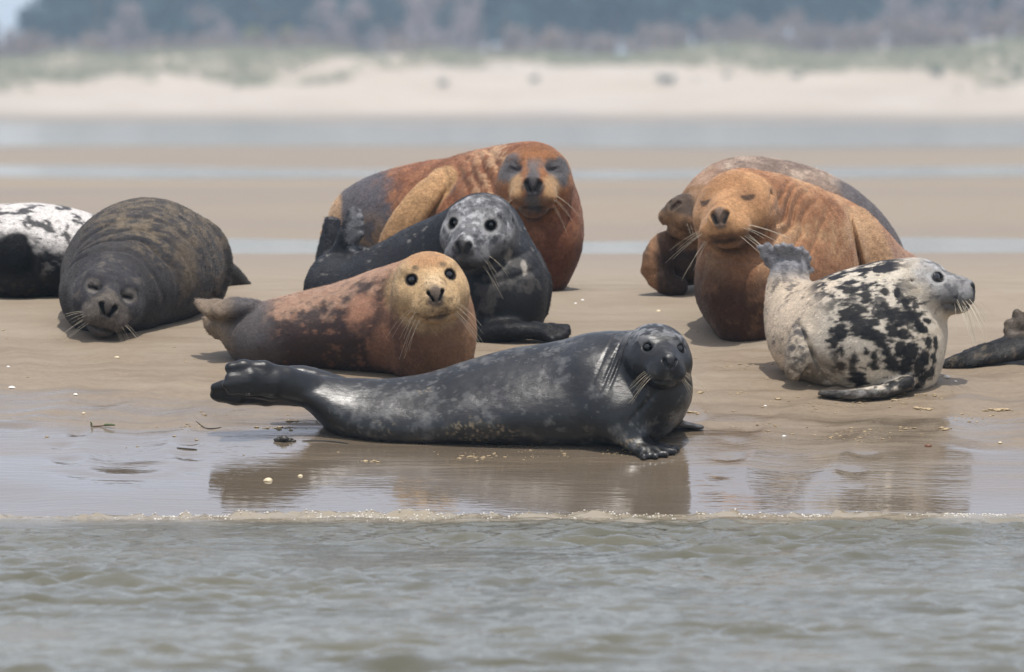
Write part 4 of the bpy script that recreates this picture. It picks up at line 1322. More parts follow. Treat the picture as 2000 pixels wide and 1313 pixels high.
# ---------------------------------------------------------------- 6 black and white seal cut by the left frame edge
def seal_pied():
    S = Seal(.0095)
    S.loft([row(-260, 540, 43.5, 40, .10), row(-190, 520, 43.5, 70, .2), row(-100, 505, 43.45, 92, .28), row(0, 500, 43.4, 98, .30), row(80, 498, 43.35, 98, .29), row(140, 505, 43.35, 92, .26),
            row(190, 515, 43.4, 80, .22), row(240, 530, 43.45, 66, .16)], 36, pear=.05, k=.04)
    S.ell(P(25, 505, 43.12), (.13, .10, .15), I3, .10)
    S.ground(.012, .03)
    S.head(P(265, 520, 43.45), .95, yaw=70, pitch=-4, roll=0, eye='closed')
    S.groove(P(75, 515, 43.05), np.array([1, 0, .3]), .02, .02, .2)
    S.fan(P(-265, 540, 43.5), [P(-330, 520, 43.5), P(-332, 535, 43.48), P(-330, 548, 43.46), P(-322, 560, 43.46)], .04, .016, .014)
    S.build()
    f1, f2 = S.fb(.11, 1, 5, .62), S.fb(.035, 2, 4, .62)
    S.coat(A(48, 48, 52, .62))
    up = sstep(-.25, .25, (480 - S.py) / 90 + .5 * f1 + .3 * f2)
    S.lay(up, A(226, 220, 214, .85))
    S.lay(sstep(.08, .20, S.fb(.075, 5, 5, .62)) * up * .9, A(38, 38, 42, .6))
    S.blob(25, 490, 52, A(16, 16, 18, .6), .3, .05, .3, 4, 1.0)
    S.lay(sstep(.0, .3, f2) * sstep(470, 500, S.py) * sstep(560, 520, S.py) * sstep(70, 90, S.px) * .6, A(170, 166, 162, .8))
    S.lay(sstep(530, 575, S.py) * sstep(.0, .3, f1 + f2) * .5, A(110, 92, 74, .7))
    S.wet = np.clip(.35 + .3 * f1, 0, .7)
    S.displace(.002 * S.fb(.08, 40, 3))
    finish(S, 'grey_seal', 'black and white blotched seal cut off by the left edge of the picture', gp(40, 43.4),
           mats(coat_material('pied_coat', (.6, .35), 1.0, .3, .5, .35, .05, 60)), 'seals resting on the sandbank', HAIR_DRY)

# ---------------------------------------------------------------- 7 orange bull
def seal_bull():
    S = Seal()
    S.loft([row(1450, 560, 42.1, 90, .19), row(1490, 525, 42.3, 128, .26), row(1545, 508, 42.6, 140, .31), row(1600, 512, 42.95, 130, .30), row(1655, 528, 43.3, 106, .24),
            row(1712, 545, 43.6, 78, .17), row(1800, 565, 43.9, 44, .11), row(1835, 575, 44.1, 28, .08)], 40, pear=.08, k=.04)
    S.loft([(P(1440, 420, 42.2), .155, .15), (P(1450, 490, 42.08), .175, .18), (P(1458, 560, 42.0), .185, .19), (P(1470, 620, 42.02), .16, .16)], 16, up=(0, 1, 0), k=.06)
    S.loft([row(1550, 450, 42.5, 88, .22), row(1500, 420, 42.34, 80, .19), row(1450, 408, 42.2, 74, .16)], 10, k=.08)
    S.ground(.012, .03)
    S.head(P(1440, 405, 41.98), 1.12, yaw=-15, pitch=-4, roll=7, snout=1.08, eye='closed', ex=.073, k=.07, jaw=.92, nostril=1.4, wide=1.04, mouth=.6, brow=0)
    for i, (px, py, am) in enumerate(((1510, 420, .016), (1526, 425, .016), (1543, 430, .016), (1562, 435, .014), (1590, 440, .008))):
        S.groove(P(px, py, 42.1), np.array([1, -.2, -.25]), .0085, am, .30, wav=.016)
    S.groove(P(1440, 490, 41.85), np.array([.15, -.3, 1]), .014, .014, .2)
    S.groove(P(1445, 508, 41.85), np.array([.1, -.3, 1]), .014, .010, .2)
    # fore flipper held out on the right flank
    S.loft([(P(1672, 436, 42.72), .06, .07), (P(1698, 470, 42.66), .07, .075), (P(1718, 510, 42.62), .065, .06), (P(1735, 555, 42.6), .05, .04)], 14, k=.025)
    S.groove(P(1676, 500, 42.52), np.array([1, 0, .22]), .014, .045, .24)
    S.fan(P(1735, 548, 42.6), [P(1740, 600, 42.6), P(1728, 605, 42.6), P(1716, 600, 42.6), P(1750, 592, 42.6)], .03, .016, .014, claws=.014)
    S.fan(P(1835, 578, 44.1), [P(1880, 590, 44.2), P(1885, 597, 44.15), P(1880, 600, 44.1), P(1870, 602, 44.05)], .035, .016, .014)
    S.build()
    V = S.V
    f1, f2, f3 = S.fb(.10, 1, 5, .6), S.fb(.03, 2, 4, .6), S.fb(.3, 3, 3)
    S.coat(A(180, 124, 78, .85))
    S.lay(sstep(.0, .35, f1 + .3 * f2) * .6, A(214, 168, 116, .85))
    S.lay(sstep(.05, .4, -f1 + .3 * f2) * .5, A(146, 90, 50, .8))
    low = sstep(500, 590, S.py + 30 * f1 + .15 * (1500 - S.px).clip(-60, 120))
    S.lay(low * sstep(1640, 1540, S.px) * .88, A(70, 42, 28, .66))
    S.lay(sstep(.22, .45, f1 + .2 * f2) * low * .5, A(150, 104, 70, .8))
    S.lay(sstep(1700, 1760, S.px + 20 * f1) * .7, A(170, 130, 108, .8))
    c0, c1 = P(1672, 436, 42.62), P(1735, 570, 42.56)
    t = np.clip(((V - c0) @ (c1 - c0)) / ((c1 - c0) @ (c1 - c0)), 0, 1.3)
    d = np.linalg.norm((V - c0 - t[:, None] * (c1 - c0)) * np.array([1, .6, 1]), axis=1)
    S.lay(sstep(.10, .07, d + .02 * f1) * .75, A(200, 158, 112, .85))
    h = S.hl(V)
    hd = sstep(1.12, .88, np.linalg.norm((h - np.array([0, .06, -.0])) / np.array([.155, .28, .16]), axis=1) + .12 * f1)
    S.lay(hd, A(206, 150, 92, .85))
    S.lay(hd * sstep(-.15, .4, f1 + .4 * f2) * sstep(-.02, .12, h[:, 2] + .05 * f2) * .5, A(164, 108, 62, .8))
    S.lay(hd * sstep(.06, .12, np.abs(h[:, 0] + .05)) * sstep(.05, .0, h[:, 2]) * sstep(.18, .1, h[:, 1]) * .4, A(150, 92, 52, .8))
    S.lay(hd * sstep(-.062, -.085, h[:, 2] + .012 * f1) * sstep(.06, .12, h[:, 1]) * .85, A(96, 62, 42, .75))
    S.nosepaint(1.08, A(112, 100, 94, .75), f2, .8, .85, 1.1)
    for sx in (-1, 1):
        d = np.linalg.norm((h - np.array([sx * .073, .12, .040])) * np.array([1, .6, 1]), axis=1)
        S.lay(hd * sstep(.014, .007, np.abs(h[:, 2] - .036 + .12 * (h[:, 0] * sx - .073))) * sstep(.034, .024, d), A(44, 40, 40, .6))
        S.lay(hd * sstep(.06, .03, d) * .35, A(150, 104, 66, .8))
    S.C *= np.array([.86, .87, .88])
    S.wet = np.clip(.12 + .2 * f3, 0, .35)
    S.displace(.003 * S.fb(.07, 40, 3) + .0015 * f2 * (1 - hd))
    S.whiskers(8, .22, .3, 18, 1.12, 1.2, .0009)
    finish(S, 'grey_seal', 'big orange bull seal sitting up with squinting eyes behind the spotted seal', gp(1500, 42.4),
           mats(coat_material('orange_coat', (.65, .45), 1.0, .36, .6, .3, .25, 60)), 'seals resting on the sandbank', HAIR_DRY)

# ---------------------------------------------------------------- 8 seal behind the bull
def seal_behind():
    S = Seal(.0095)
    S.loft([row(1385, 490, 43.5, 70, .14), row(1410, 455, 43.65, 105, .20), row(1440, 435, 43.8, 120, .26), row(1480, 430, 43.95, 120, .29), row(1560, 440, 44.1, 112, .28),
            row(1630, 460, 44.25, 92, .23), row(1690, 490, 44.4, 66, .16), row(1730, 520, 44.5, 36, .09)], 36, pear=.05, k=.04)
    S.loft([(P(1392, 420, 43.5), .13, .14), (P(1362, 450, 43.36), .115, .13), (P(1345, 505, 43.3), .11, .12)], 10, up=(0, 1, 0), k=.06)
    S.ground(.012, .03)
    S.head(P(1392, 420, 43.30), .98, yaw=-40, pitch=12, roll=-8, snout=1.05, eye='closed', k=.05, nostril=1.4)
    S.groove(P(1345, 470, 43.2), np.array([.1, -.3, 1]), .014, .012, .16)
    S.groove(P(1348, 488, 43.2), np.array([.1, -.3, 1]), .014, .010, .16)
    # fore flipper standing on edge at the left
    S.loft([(P(1326, 478, 43.3), .06, .06), (P(1298, 492, 43.22), .05, .085), (P(1284, 522, 43.2), .045, .075), (P(1300, 552, 43.2), .04, .05), (P(1325, 560, 43.22), .04, .04)], 12, up=(0, 0, 1), k=.015)
    S.fan(P(1730, 525, 44.5), [P(1775, 540, 44.6), P(1778, 548, 44.56), P(1770, 552, 44.52)], .04, .016, .014)
    S.build()
    f1, f2 = S.fb(.10, 1, 5, .6), S.fb(.035, 2, 4, .62)
    S.coat(A(156, 132, 114, .8))
    S.lay(sstep(.0, .3, f1 + .3 * f2) * .7, A(196, 172, 148, .8))
    S.lay(sstep(.05, .3, -f1 + .4 * f2) * .6, A(112, 92, 80, .75))
    S.lay(sstep(1620, 1660, S.px + 30 * f1) * .85, A(90, 88, 94, .75))
    S.lay(sstep(1430, 1360, S.px + 30 * f1) * .6, A(176, 126, 84, .8))
    S.lay(sstep(430, 500, S.py + 20 * f1) * sstep(1400, 1370, S.px) * .9, A(52, 42, 38, .7))
    h = S.hl(S.V)
    hd = sstep(1.1, .9, np.linalg.norm((h - np.array([0, .08, -.0])) / np.array([.155, .28, .165]), axis=1) + .1 * f1)
    S.lay(hd, A(150, 112, 74, .8))
    S.lay(hd * sstep(.17, .22, h[:, 1] + .02 * f1) * sstep(-.06, -.03, h[:, 2]) * .85, A(72, 62, 56, .7))
    S.lay(hd * sstep(.0, .3, S.fb(.02, 30, 3)) * sstep(-.02, -.08, h[:, 2]) * .5, A(84, 66, 48, .7))
    S.lay(sstep(1290, 1272, S.px + 8 * f1) * .8, A(176, 128, 84, .8))
    S.lay(sstep(1272, 1260, S.px + 6 * f2) * sstep(520, 480, S.py) * .7, A(90, 84, 84, .7))
    S.wet = np.clip(.2 + .2 * f1, 0, .4)
    S.displace(.003 * S.fb(.07, 40, 3))
    S.whiskers(5, .14, .4, 21, 1.05)
    finish(S, 'grey_seal', 'pinkish-brown mottled seal lying mostly hidden behind the orange bull, snout showing', gp(1500, 43.9),
           mats(coat_material('pink_brown_coat', (.65, .45), 1.0, .36, .6, .3, .2, 60)), 'seals resting on the sandbank', HAIR_DRY)

# ---------------------------------------------------------------- 9 spotted seal in profile
def seal_spotted():
    S = Seal(.0085)
    S.loft([row(1545, 528, 41.28, 30, .075), row(1543, 575, 41.26, 42, .10), row(1576, 635, 41.2, 82, .155), row(1625, 660, 41.12, 108, .235), row(1690, 662, 41.05, 118, .26),
            row(1722, 661, 41.0, 114, .24), row(1742, 662, 40.97, 100, .19)], 36, up=(.3, 0, 1), pear=.06, k=.04)
    S.loft([(P(1735, 580, 41.0), .12, .11), (P(1748, 622, 40.97), .145, .15), (P(1757, 690, 40.95), .165, .16), (P(1752, 735, 40.97), .15, .13)], 12, up=(0, 1, 0), k=.05)
    S.loft([row(1660, 610, 41.05, 75, .19), row(1730, 580, 41.0, 64, .15), row(1790, 562, 40.98, 50, .115)], 12, k=.08)
    S.ground(.012, .03)
    S.head(P(1792, 560, 40.96), .80, yaw=78, pitch=2, roll=0, snout=1.10, eye='open', er=.027, ex=.086, k=.05, jaw=1.0, nostril=1.2)
    S.cone(P(1800, 580, 40.97), P(1790, 640, 40.97), .095, .11, .06)
    # flipper folded on the flank (left), flipper under the belly
    S.loft([(P(1592, 622, 40.97), .045, .035), (P(1573, 660, 40.915), .056, .034), (P(1555, 702, 40.915), .050, .030), (P(1549, 735, 40.94), .030, .018)], 14, up=(-.5, -1, 0), k=.03)
    S.groove(P(1588, 690, 40.88), np.array([1, 0, .50]), .010, .03, .16)
    S.loft([(gp(1770, 40.80, .05), .05, .035), (gp(1720, 40.78, .035), .05, .026), (gp(1660, 40.76, .026), .045, .02), (gp(1604, 40.76, .018), .03, .012)], 14, k=.012)
    # raised hind flippers
    b = P(1545, 525, 41.28)
    S.fan(P(1540, 530, 41.27), [P(1485, 484, 41.26), P(1500, 480, 41.25), P(1492, 500, 41.26), P(1500, 515, 41.27)], .026, .015, .012)
    S.fan(P(1550, 525, 41.27), [P(1518, 482, 41.23), P(1530, 479, 41.22), P(1545, 482, 41.22), P(1560, 488, 41.23)], .024, .013, .006)
    S.fan(P(1556, 530, 41.3), [P(1566, 487, 41.27), P(1575, 495, 41.28), P(1580, 505, 41.29), P(1585, 528, 41.31)], .024, .013, .008)
    S.build()
    V, N = S.V, S.N
    f1, f2, f3 = S.fb(.10, 1, 5, .6), S.fb(.028, 2, 5, .65), S.fb(.3, 3, 3)
    S.coat(A(218, 206, 186, .86))
    S.lay(sstep(.0, .4, f1) * .35, A(198, 178, 146, .85))
    rear = sstep(1640, 1560, S.px + .5 * (S.py - 600) + 20 * f1)
    S.lay(rear * .7, A(212, 188, 158, .85))
    S.lay(sstep(560, 520, S.py) * sstep(1610, 1590, S.px) * .9, A(142, 144, 152, .8))
    S.lay(sstep(.1, .3, f2) * sstep(600, 520, S.py) * sstep(1620, 1590, S.px) * .6, A(84, 84, 92, .75))
    S.lay(sstep(.18, .36, f2 + .2 * f1) * rear * sstep(540, 560, S.py) * .7, A(84, 80, 82, .7))
    # dark saddle mottling along the back
    back = sstep(-30, 45, 605 + .10 * (S.px - 1650) - S.py) * sstep(1570, 1610, S.px + 15 * f1) * sstep(1800, 1740, S.px)
    S.lay(back * sstep(-.12, .08, S.fb((.05, .03, .016), 22, 5, .65) + .45 * f1), A(48, 48, 54, .65))
    spots = S.fb(.055, 9, 5, .6) + .25 * f2
    S.lay(sstep(.17, .30, S.fb((.045, .03, .016), 19, 5, .65) + .30 * f1) * sstep(1600, 1640, S.px) * sstep(1840, 1800, S.px) * sstep(545, 580, S.py) * .85, A(52, 50, 54, .62))
    S.lay(sstep(.22, .32, spots) * sstep(1600, 1640, S.px) * sstep(1850, 1800, S.px) * sstep(540, 580, S.py) * .9, A(44, 43, 47, .62))
    BLK = A(30, 30, 34, .6)
    for i, (px, py, r, q) in enumerate([(1660, 612, 34, (1.1, 1, 1)), (1685, 630, 32, (1.1, 1, 1)), (1640, 640, 24, (1, 1, 1)), (1625, 660, 22, (1, 1, 1.2)), (1690, 650, 22, (1, 1, 1)), (1660, 560, 24, (1.3, 1, .7)), (1690, 575, 18, (1, 1, 1)),
                             (1735, 610, 20, (1.2, 1, .9)), (1775, 615, 22, (1.3, 1, .8)), (1748, 640, 22, (.9, 1, 1.2)), (1715, 665, 20, (.9, 1, 1.3)), (1728, 560, 14, (.8, 1, 1.3)), (1752, 565, 12, (.8, 1, 1.5)), (1800, 635, 16, (1.1, 1, .8)), (1815, 625, 14, (1, 1, .7)),
                             (1675, 745, 26, (1.2, 1, .8)), (1750, 715, 26, (.9, 1, 1.2)), (1785, 690, 26, (.9, 1, 1.3)), (1800, 720, 24, (.9, 1, 1.3)), (1780, 745, 24, (1.2, 1, .8)), (1740, 745, 16, (1, 1, .7)), (1765, 680, 18, (.8, 1, 1.4)), (1665, 705, 16, (1.2, 1, .8)), (1640, 685, 12, (1, 1, 1)), (1718, 745, 12, (1, 1, 1)), (1705, 700, 12, (1, 1, 1)), (1815, 700, 18, (.8, 1, 1.3)), (1820, 668, 14, (.7, 1, 1.3)), (1812, 735, 18, (1, 1, 1)), (1795, 758, 16, (1.2, 1, .7)), (1770, 650, 14, (1, 1, 1)), (1790, 612, 22, (1.2, 1, .8)), (1750, 612, 22, (1, 1, 1)), (1803, 640, 18, (1, 1, .8)), (1830, 700, 16, (.7, 1, 1.4)), (1832, 672, 12, (.7, 1, 1.3)), (1826, 730, 16, (.9, 1, 1.2)), (1775, 720, 20, (1, 1, 1.2)), (1772, 588, 12, (1, 1, 1)), (1812, 645, 12, (1, 1, .8)), (1757, 628, 12, (1, 1, 1)), (1735, 690, 14, (.8, 1, 1.4)), (1705, 720, 12, (1, 1, 1)), (1690, 690, 9, (1, 1, 1)), (1640, 720, 12, (1, 1, 1)), (1725, 590, 10, (1, 1, 1))]):
        S.blob(px, py, r * .80, BLK, .30, (.045, .03, .013), 1.0, i, .97, q)
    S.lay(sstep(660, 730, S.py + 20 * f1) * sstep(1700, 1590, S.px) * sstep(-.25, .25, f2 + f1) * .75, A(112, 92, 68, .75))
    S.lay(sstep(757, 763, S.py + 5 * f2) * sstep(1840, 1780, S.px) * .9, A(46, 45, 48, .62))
    S.lay(sstep(757, 763, S.py) * sstep(1750, 1730, S.px) * sstep(1630, 1650, S.px) * sstep(-.1, .2, f2) * .6, A(170, 166, 160, .8))
    # flipper on the flank: grey-mottled
    d = np.linalg.norm((V - P(1562, 680, 40.93)) * np.array([1.5, 1, .75]), axis=1)
    S.lay(sstep(.095, .06, d) * sstep(-.25, .1, f2) * .85, A(74, 74, 78, .7))
    h = S.hl(V)
    hd = sstep(1.1, .85, np.linalg.norm((h - np.array([0, .09, .0])) / np.array([.16, .27, .15]), axis=1) + .12 * f1)
    S.lay(hd * .85, A(150, 150, 152, .8))
    S.lay(hd * sstep(-.2, .2, f2) * sstep(.0, .08, h[:, 2]) * .8, A(205, 204, 204, .8))
    S.lay(hd * sstep(.05, .3, S.fb(.03, 33, 4)) * .7, A(82, 82, 86, .7))
    S.lay(hd * sstep(.12, .18, h[:, 1]) * sstep(.06, .0, h[:, 2]) * .45, A(104, 104, 108, .75))
    S.lay(hd * sstep(-.03, -.09, h[:, 2] + .015 * f1) * .6, A(96, 94, 92, .75))
    S.nosepaint(1.10, A(40, 40, 42, .62), f2, .9)
    S.lay(hd * sstep(.2, .45, S.fb(.011, 50, 2)) * sstep(.065, .04, np.linalg.norm(h - np.array([-.04, .215, -.055]), axis=1)), A(28, 28, 30, .6))
    for sx in (-1, 1):
        d = np.linalg.norm((h - np.array([sx * .088, .118, .042])) * np.array([.6, 1, 1]), axis=1)
        S.lay(sstep(.050, .040, d) * .7, A(196, 194, 190, .8))
        S.lay(sstep(.036, .027, d), A(34, 32, 32, .6))
    S.wet = np.clip(.3 + .3 * f3, .05, .6)
    S.displace(.002 * S.fb(.08, 40, 3) + .0008 * f2)
    S.whiskers(11, .24, .6, 24, 1.08, .45, .0010, .30)
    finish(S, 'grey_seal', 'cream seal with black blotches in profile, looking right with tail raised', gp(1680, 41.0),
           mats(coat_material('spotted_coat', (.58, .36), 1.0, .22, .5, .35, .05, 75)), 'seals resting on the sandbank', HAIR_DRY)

# ---------------------------------------------------------------- 10 dark seal mostly beyond the right frame edge
def seal_edge():
    S = Seal(.0095)
    S.loft([row(2105, 560, 41.75, 70, .14), row(2140, 590, 41.72, 100, .2), row(2190, 610, 41.75, 110, .26), row(2290, 620, 41.85, 105, .27), row(2400, 640, 41.95, 85, .22), row(2480, 660, 42.05, 55, .13), row(2530, 672, 42.1, 32, .08)], 32, pear=.08, k=.04)
    S.ground(.012, .03)
    S.head(P(2118, 548, 41.62), .92, yaw=-55, pitch=0, roll=0, eye='closed')
    # paw with claws resting on the other flipper
    S.loft([(P(2080, 628, 41.6), .06, .05), (P(2030, 632, 41.5), .055, .045), (P(1996, 636, 41.45), .045, .04)], 10, k=.03)
    S.fan(P(2000, 632, 41.46), [P(1970, 632, 41.44), P(1968, 645, 41.43), P(1974, 655, 41.42), P(1985, 612, 41.45)], .028, .018, .012, claws=.016)
    S.loft([(P(2090, 655, 41.6), .07, .06), (P(2030, 668, 41.45), .075, .055), (gp(1975, 41.40, .06), .08, .045), (gp(1915, 41.39, .035), .07, .03), (gp(1866, 41.38, .018), .05, .016), (gp(1836, 41.36, .010), .025, .008)], 18, up=(0, -.35, .95), k=.02)
    S.fan(gp(1935, 41.39, .05), [gp(1837, 41.34, .012), gp(1852, 41.38, .022), gp(1868, 41.41, .032), gp(1886, 41.44, .042), gp(1905, 41.46, .05)], .03, .012, .012, claws=.018)
    S.fan(P(2530, 675, 42.1), [P(2590, 668, 42.1), P(2594, 680, 42.08), P(2588, 690, 42.05)], .04, .016, .014)
    S.build()
    f1, f2 = S.fb(.10, 1, 5, .6), S.fb(.03, 2, 4, .62)
    S.coat(A(40, 39, 40, .6))
    S.lay(sstep(.0, .3, f1 + .3 * f2) * .6, A(70, 67, 64, .65))
    S.lay(sstep(662, 650, S.py) * sstep(1955, 1965, S.px) * sstep(2040, 2010, S.px) * .85, A(100, 86, 70, .7))
    S.lay(sstep(.2, .4, f2) * .3, A(150, 130, 100, .8))
    S.wet = np.clip(.5 + .3 * f1, 0, .8)
    S.displace(.003 * S.fb(.04, 40, 3))
    S.whiskers(7, .2, .5, 27)
    finish(S, 'grey_seal', 'dark seal beyond the right edge of the picture, only its clawed flippers reaching in', gp(2150, 41.7),
           mats(coat_material('edge_coat', (.6, .35), 1.0, .36, .6, .35, .05, 60)), 'seals resting on the sandbank', HAIR_DRY)

for f in (seal_front, seal_golden, seal_dark, seal_red, seal_sleeper, seal_pied, seal_bull, seal_behind, seal_spotted, seal_edge):
    f()

# ================================================================== SMALL THINGS ON THE SAND
def lump(r, seed, sc=(1, 1, .6), rough=.5, nu=12, nv=8):
    v, f = uv_sphere(nu, nv)
    n = 1 + rough * fbm(v + seed * 3.7, .55, seed, 3)
    return v * n[:, None] * np.asarray(sc) * r, f
_sh = NT('shell'); _sh.bsdf(Base_Color=_sh.mix(_sh.noise(60, 3, .6, _sh.obj()), A(235, 222, 190, .85), A(205, 182, 138, .8)), Roughness=.35)
_sw = NT('white_shell'); _sw.bsdf(Base_Color=(.75, .72, .66, 1), Roughness=.35)
_sb = NT('brown_shell'); _sb.bsdf(Base_Color=(*A(120, 78, 52), 1), Roughness=.4)
def shell(px, py, r, label, m):
    """one half of a cockle: ribbed dome lying on the sand"""
    p = G(px, py)
    v, f = [], []
    nr, na = 6, 20
    for i in range(nr + 1):
        t = i / nr * math.pi / 2
        for j in range(na):
            a = 2 * math.pi * j / na
            rib = 1 + .045 * (j % 2) * math.sin(t)
            x, y = math.sin(t) * math.cos(a) * rib, math.sin(t) * math.sin(a) * rib
            v.append((x * r * 1.15, (y - .18 * math.cos(t)) * r * .9, math.cos(t) * r * .72))
    for i in range(nr):
        for j in range(na):
            f.append((i*na+j, (i+1)*na+j, (i+1)*na+(j+1) % na, i*na+(j+1) % na))
    o = link('shell', mesh_from('shell', v, f), m, None, p - np.array([0, 0, .1 * r]))
    o.rotation_euler = (.1, -.05, px * .7)
    tag(o, label, 'shell', 'shells scattered on the wet sand')
shell(523, 939, .019, 'largest cream shell, in the reflection below the tail of the front black seal', _sh.m)
shell(586, 930, .011, 'small cream shell a little right of the largest one in the reflection', _sh.m)
shell(1849, 738, .013, 'white shell to the right of the spotted seal chest', _sw.m)
shell(1866, 746, .008, 'tiny white shell just below right of the white one beside the spotted seal', _sw.m)
shell(1532, 853, .009, 'white shell alone on wet sand below the spotted seal', _sw.m)
shell(1813, 872, .014, 'brown shell on the wet sand at the lower right', _sb.m)
shell(1954, 866, .009, 'pale shell near the right edge above the wet pool', _sh.m)
shell(23, 758, .013, 'white shell near the left edge of the picture', _sw.m)
shell(228, 699, .010, 'cream shell on the dry sand below the sleeping seal', _sh.m)
shell(16, 717, .008, 'small white shell at the left edge above the larger white one', _sw.m)
shell(147, 771, .009, 'pale shell left of the tail flippers of the front seal', _sw.m)
shell(163, 808, .008, 'tiny cream shell just left of the green weed', _sh.m)
shell(1138, 587, .009, 'white shell bit on sand right of the black frosted seal', _sw.m)
shell(1124, 593, .007, 'smaller white shell bit beside the one right of the frosted seal', _sw.m)
shell(1286, 608, .012, 'pinkish white shell bit on sand between the frosted seal and the orange bull', _sh.m)
shell(1495, 793, .006, 'tiny white shell left below the spotted seal', _sw.m)

# crumbs and lumps of wet sand thrown up round the seals: one mass
def crumbs():
    r = random.Random(5); V, F = [], []; k = 0
    def put(px, py, rad, seed):
        nonlocal k
        p = G(px, py)
        v, f = lump(rad, seed, (1.5, 1.1, .42), .8, 8, 5)
        V.append(v + p + np.array([0, 0, rad * .12])); F.append(f + k); k += len(v)
    heaps = [(1352, 767, 26, 9, .009), (1433, 767, 26, 9, .009), (1345, 806, 34, 14, .009), (1700, 774, 110, 60, .011), (1737, 768, 34, 26, .014), (1807, 799, 26, 20, .011), (1949, 801, 28, 20, .013),
             (1846, 837, 22, 12, .009), (1772, 837, 26, 12, .008), (1640, 790, 150, 60, .006), (1900, 818, 90, 26, .006), (1650, 842, 130, 34, .006), (1690, 853, 110, 26, .006), (1500, 832, 110, 22, .006),
             (575, 824, 16, 8, .011), (548, 836, 44, 26, .008), (562, 812, 10, 4, .007), (410, 812, 30, 8, .007), (620, 826, 40, 10, .006), (1230, 884, 70, 22, .007), (1000, 886, 180, 34, .006), (720, 902, 30, 12, .009), (930, 893, 60, 16, .008),
             (330, 833, 80, 18, .005), (120, 750, 60, 6, .005), (140, 664, 50, 8, .006), (380, 700, 60, 8, .005), (1770, 690, 40, 5, .007), (1820, 640, 30, 4, .007), (1890, 560, 40, 4, .007), (1060, 740, 60, 6, .006), (1470, 716, 80, 14, .007)]
    s = 0
    for px, py, w, n, rad in heaps:
        for i in range(n):
            s += 1
            put(px + r.gauss(0, .45) * w, py + r.gauss(0, .45) * max(3, w * .10), rad * (.25 + .75 * r.random() ** 2), s)
    for i in range(110):
        s += 1
        put(r.uniform(0, 2000), r.uniform(560, 890), .0022 + .0035 * r.random() ** 2, s)
    return mesh_from('sand_crumbs', np.concatenate(V), np.concatenate(F))
_cr = NT('wet_sand_crumbs'); _cp = _cr.obj()
_cr.bsdf(Base_Color=_cr.mix(_cr.noise(120, 3, .6, _cp), A(196, 174, 138, .9), A(168, 146, 110, .9)), Roughness=.6, Normal=_cr.bump(_cr.noise(300, 3, .6, _cp), .6, .003))
tag(link('sand_crumbs', crumbs(), _cr.m), 'crumbs and small lumps of wet sand scattered round the seals', 'sand crumbs', None, 'stuff')

# dark lump of mud in the tail's shadow, green weed, strands
_md = NT('dark_mud'); _md.bsdf(Base_Color=(.035, .030, .024, 1), Roughness=.5)
def heap(name, px, py, parts, mat, label, cat):
    p = G(px, py); V, F, k = [], [], 0
    for i, (dx, dz, r) in enumerate(parts):
        v, f = lump(r, 300 + i, (1.5, 1, .8), .9)
        V.append(v + np.array([dx, 0, dz])); F.append(f + k); k += len(v)
    o = link(name, mesh_from(name, np.concatenate(V), np.concatenate(F)), mat, None, p)
    return tag(o, label, cat)
heap('mud_lump', 554, 862, [(-.02, .006, .013), (0, .010, .015), (.02, .005, .011), (.032, .002, .008)], _md.m, 'dark lump of mud in the shadow under the front seal tail', 'mud lump')
_gr = NT('green_weed'); _gr.bsdf(Base_Color=(.07, .10, .025, 1), Roughness=.45)
_bs = NT('brown_stalk'); _bs.bsdf(Base_Color=(.16, .09, .05, 1), Roughness=.6)
def strand(name, pts, rad, mat, parent=None, org=None):
    v, f = tubes(np.array(pts) - (org if org is not None else 0), rad, 6)
    return link(name, mesh_from(name, v, f), mat, parent)
w0 = G(200, 834)
weed = tag(empty('weed_sprig', w0), 'short green and reddish weed sprig lying on the sand at the left', 'weed')
strand('stalk', [w0 + np.array([x, 0, .005 + .002 * math.sin(40 * x)]) for x in np.linspace(-.045, .03, 7)], .0028, _bs.m, weed, w0)
strand('leaf', [w0 + np.array([x, 0, .006 + .003 * math.sin(60 * x)]) for x in np.linspace(.005, .05, 6)], [.003, .005, .005, .005, .004, .002], _gr.m, weed, w0)
strand('leaf', [w0 + np.array([-.045, 0, .003]), w0 + np.array([-.043, 0, .012]), w0 + np.array([-.047, 0, .020])], [.004, .004, .002], _gr.m, weed, w0)
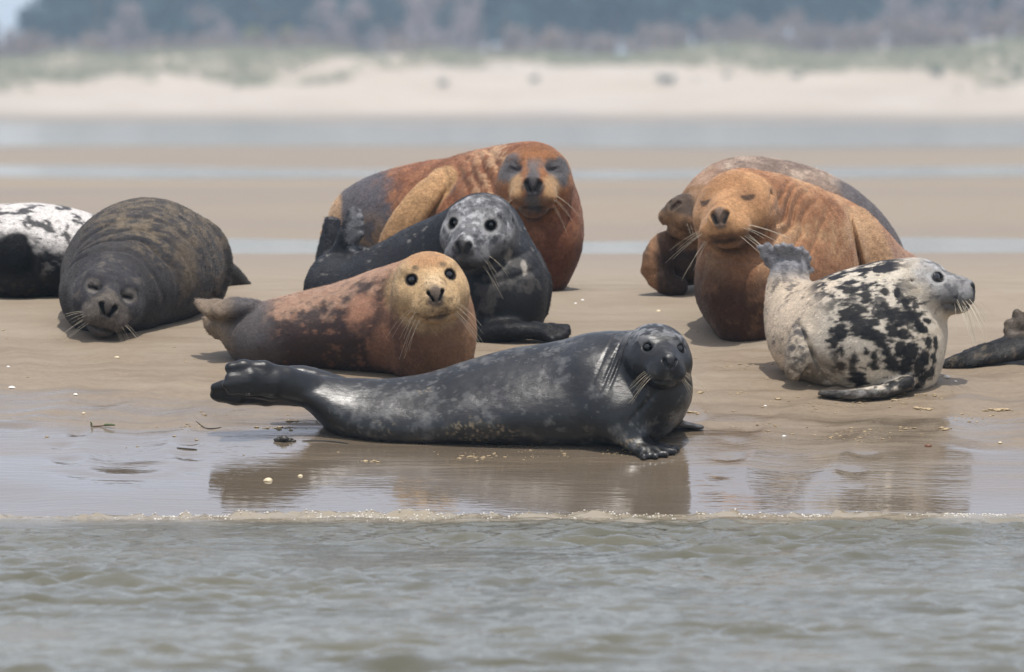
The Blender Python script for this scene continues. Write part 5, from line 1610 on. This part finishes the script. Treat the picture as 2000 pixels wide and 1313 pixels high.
def line(px0, py0, px1, py1, sag, rad, label):
    a, b = G(px0, py0), G(px1, py1)
    pts = []
    for t in np.linspace(0, 1, 9):
        q = a + (b - a) * t; q[1] += sag * math.sin(math.pi * t)
        q[2] = float(gz(np.array([q[0]]), np.array([q[1]]))[0]) + rad * .7
        pts.append(q)
    o = np.array(a)
    s_ = strand('weed_strand', pts, rad * np.array([.4, .8, 1, 1, 1, 1, 1, .8, .4]), _md.m, None, o)
    s_.location = o
    tag(s_, label, 'weed')
line(383, 824, 432, 835, -.05, .0025, 'thin curved dark weed strand on wet sand left of the tail shadow')
line(345, 875, 385, 879, .0, .003, 'thin dark straight weed strand lower down at the left')
line(590, 862, 680, 868, .02, .0035, 'broken dark strand between the mud lump and the front seal belly')

# bubbles of the wash at the water's edge: one mass
def bubbles():
    r = np.random.default_rng(8)
    bv, bf = uv_sphere(7, 5)
    n = 3200
    x = r.uniform(-2.5, 2.5, n)
    p = np.stack([x, np.zeros(n), np.zeros(n)], -1)
    lowf = .14 * fbm(p + np.array([0, 0, 0]), (.55, 5, 1), 15, 3)
    keep = fbm(p, (.22, 1, 1), 25, 3) + .12 > r.uniform(-.4, .45, n)
    x = x[keep]; lowf = lowf[keep]; n = len(x)
    off = .14 + lowf + r.normal(0, .035, n) + np.where(r.random(n) < .18, r.uniform(0, .3, n), 0)
    y = shoreline(x) - off
    z = np.maximum(wave_z(x, y), gz(x, y))
    rad = .0014 + .0036 * r.random(n) ** 2.6
    v = bv[None] * rad[:, None, None] * np.array([1, 1, .8]) + np.stack([x, y, z + rad * .25], -1)[:, None]
    f = bf[None] + (np.arange(n) * len(bv))[:, None, None]
    return mesh_from('foam_bubbles', v.reshape(-1, 3), f.reshape(-1, 4))
_fb = NT('foam'); 
_b = _fb.bsdf(Base_Color=(.76, .73, .66, 1), Roughness=.10)
_b.inputs['Transmission Weight'].default_value = .15
_b.inputs['IOR'].default_value = 1.2
tag(link('foam_bubbles', bubbles(), _fb.m), 'bubbles of white foam along the edge of the water', 'foam', None, 'stuff')
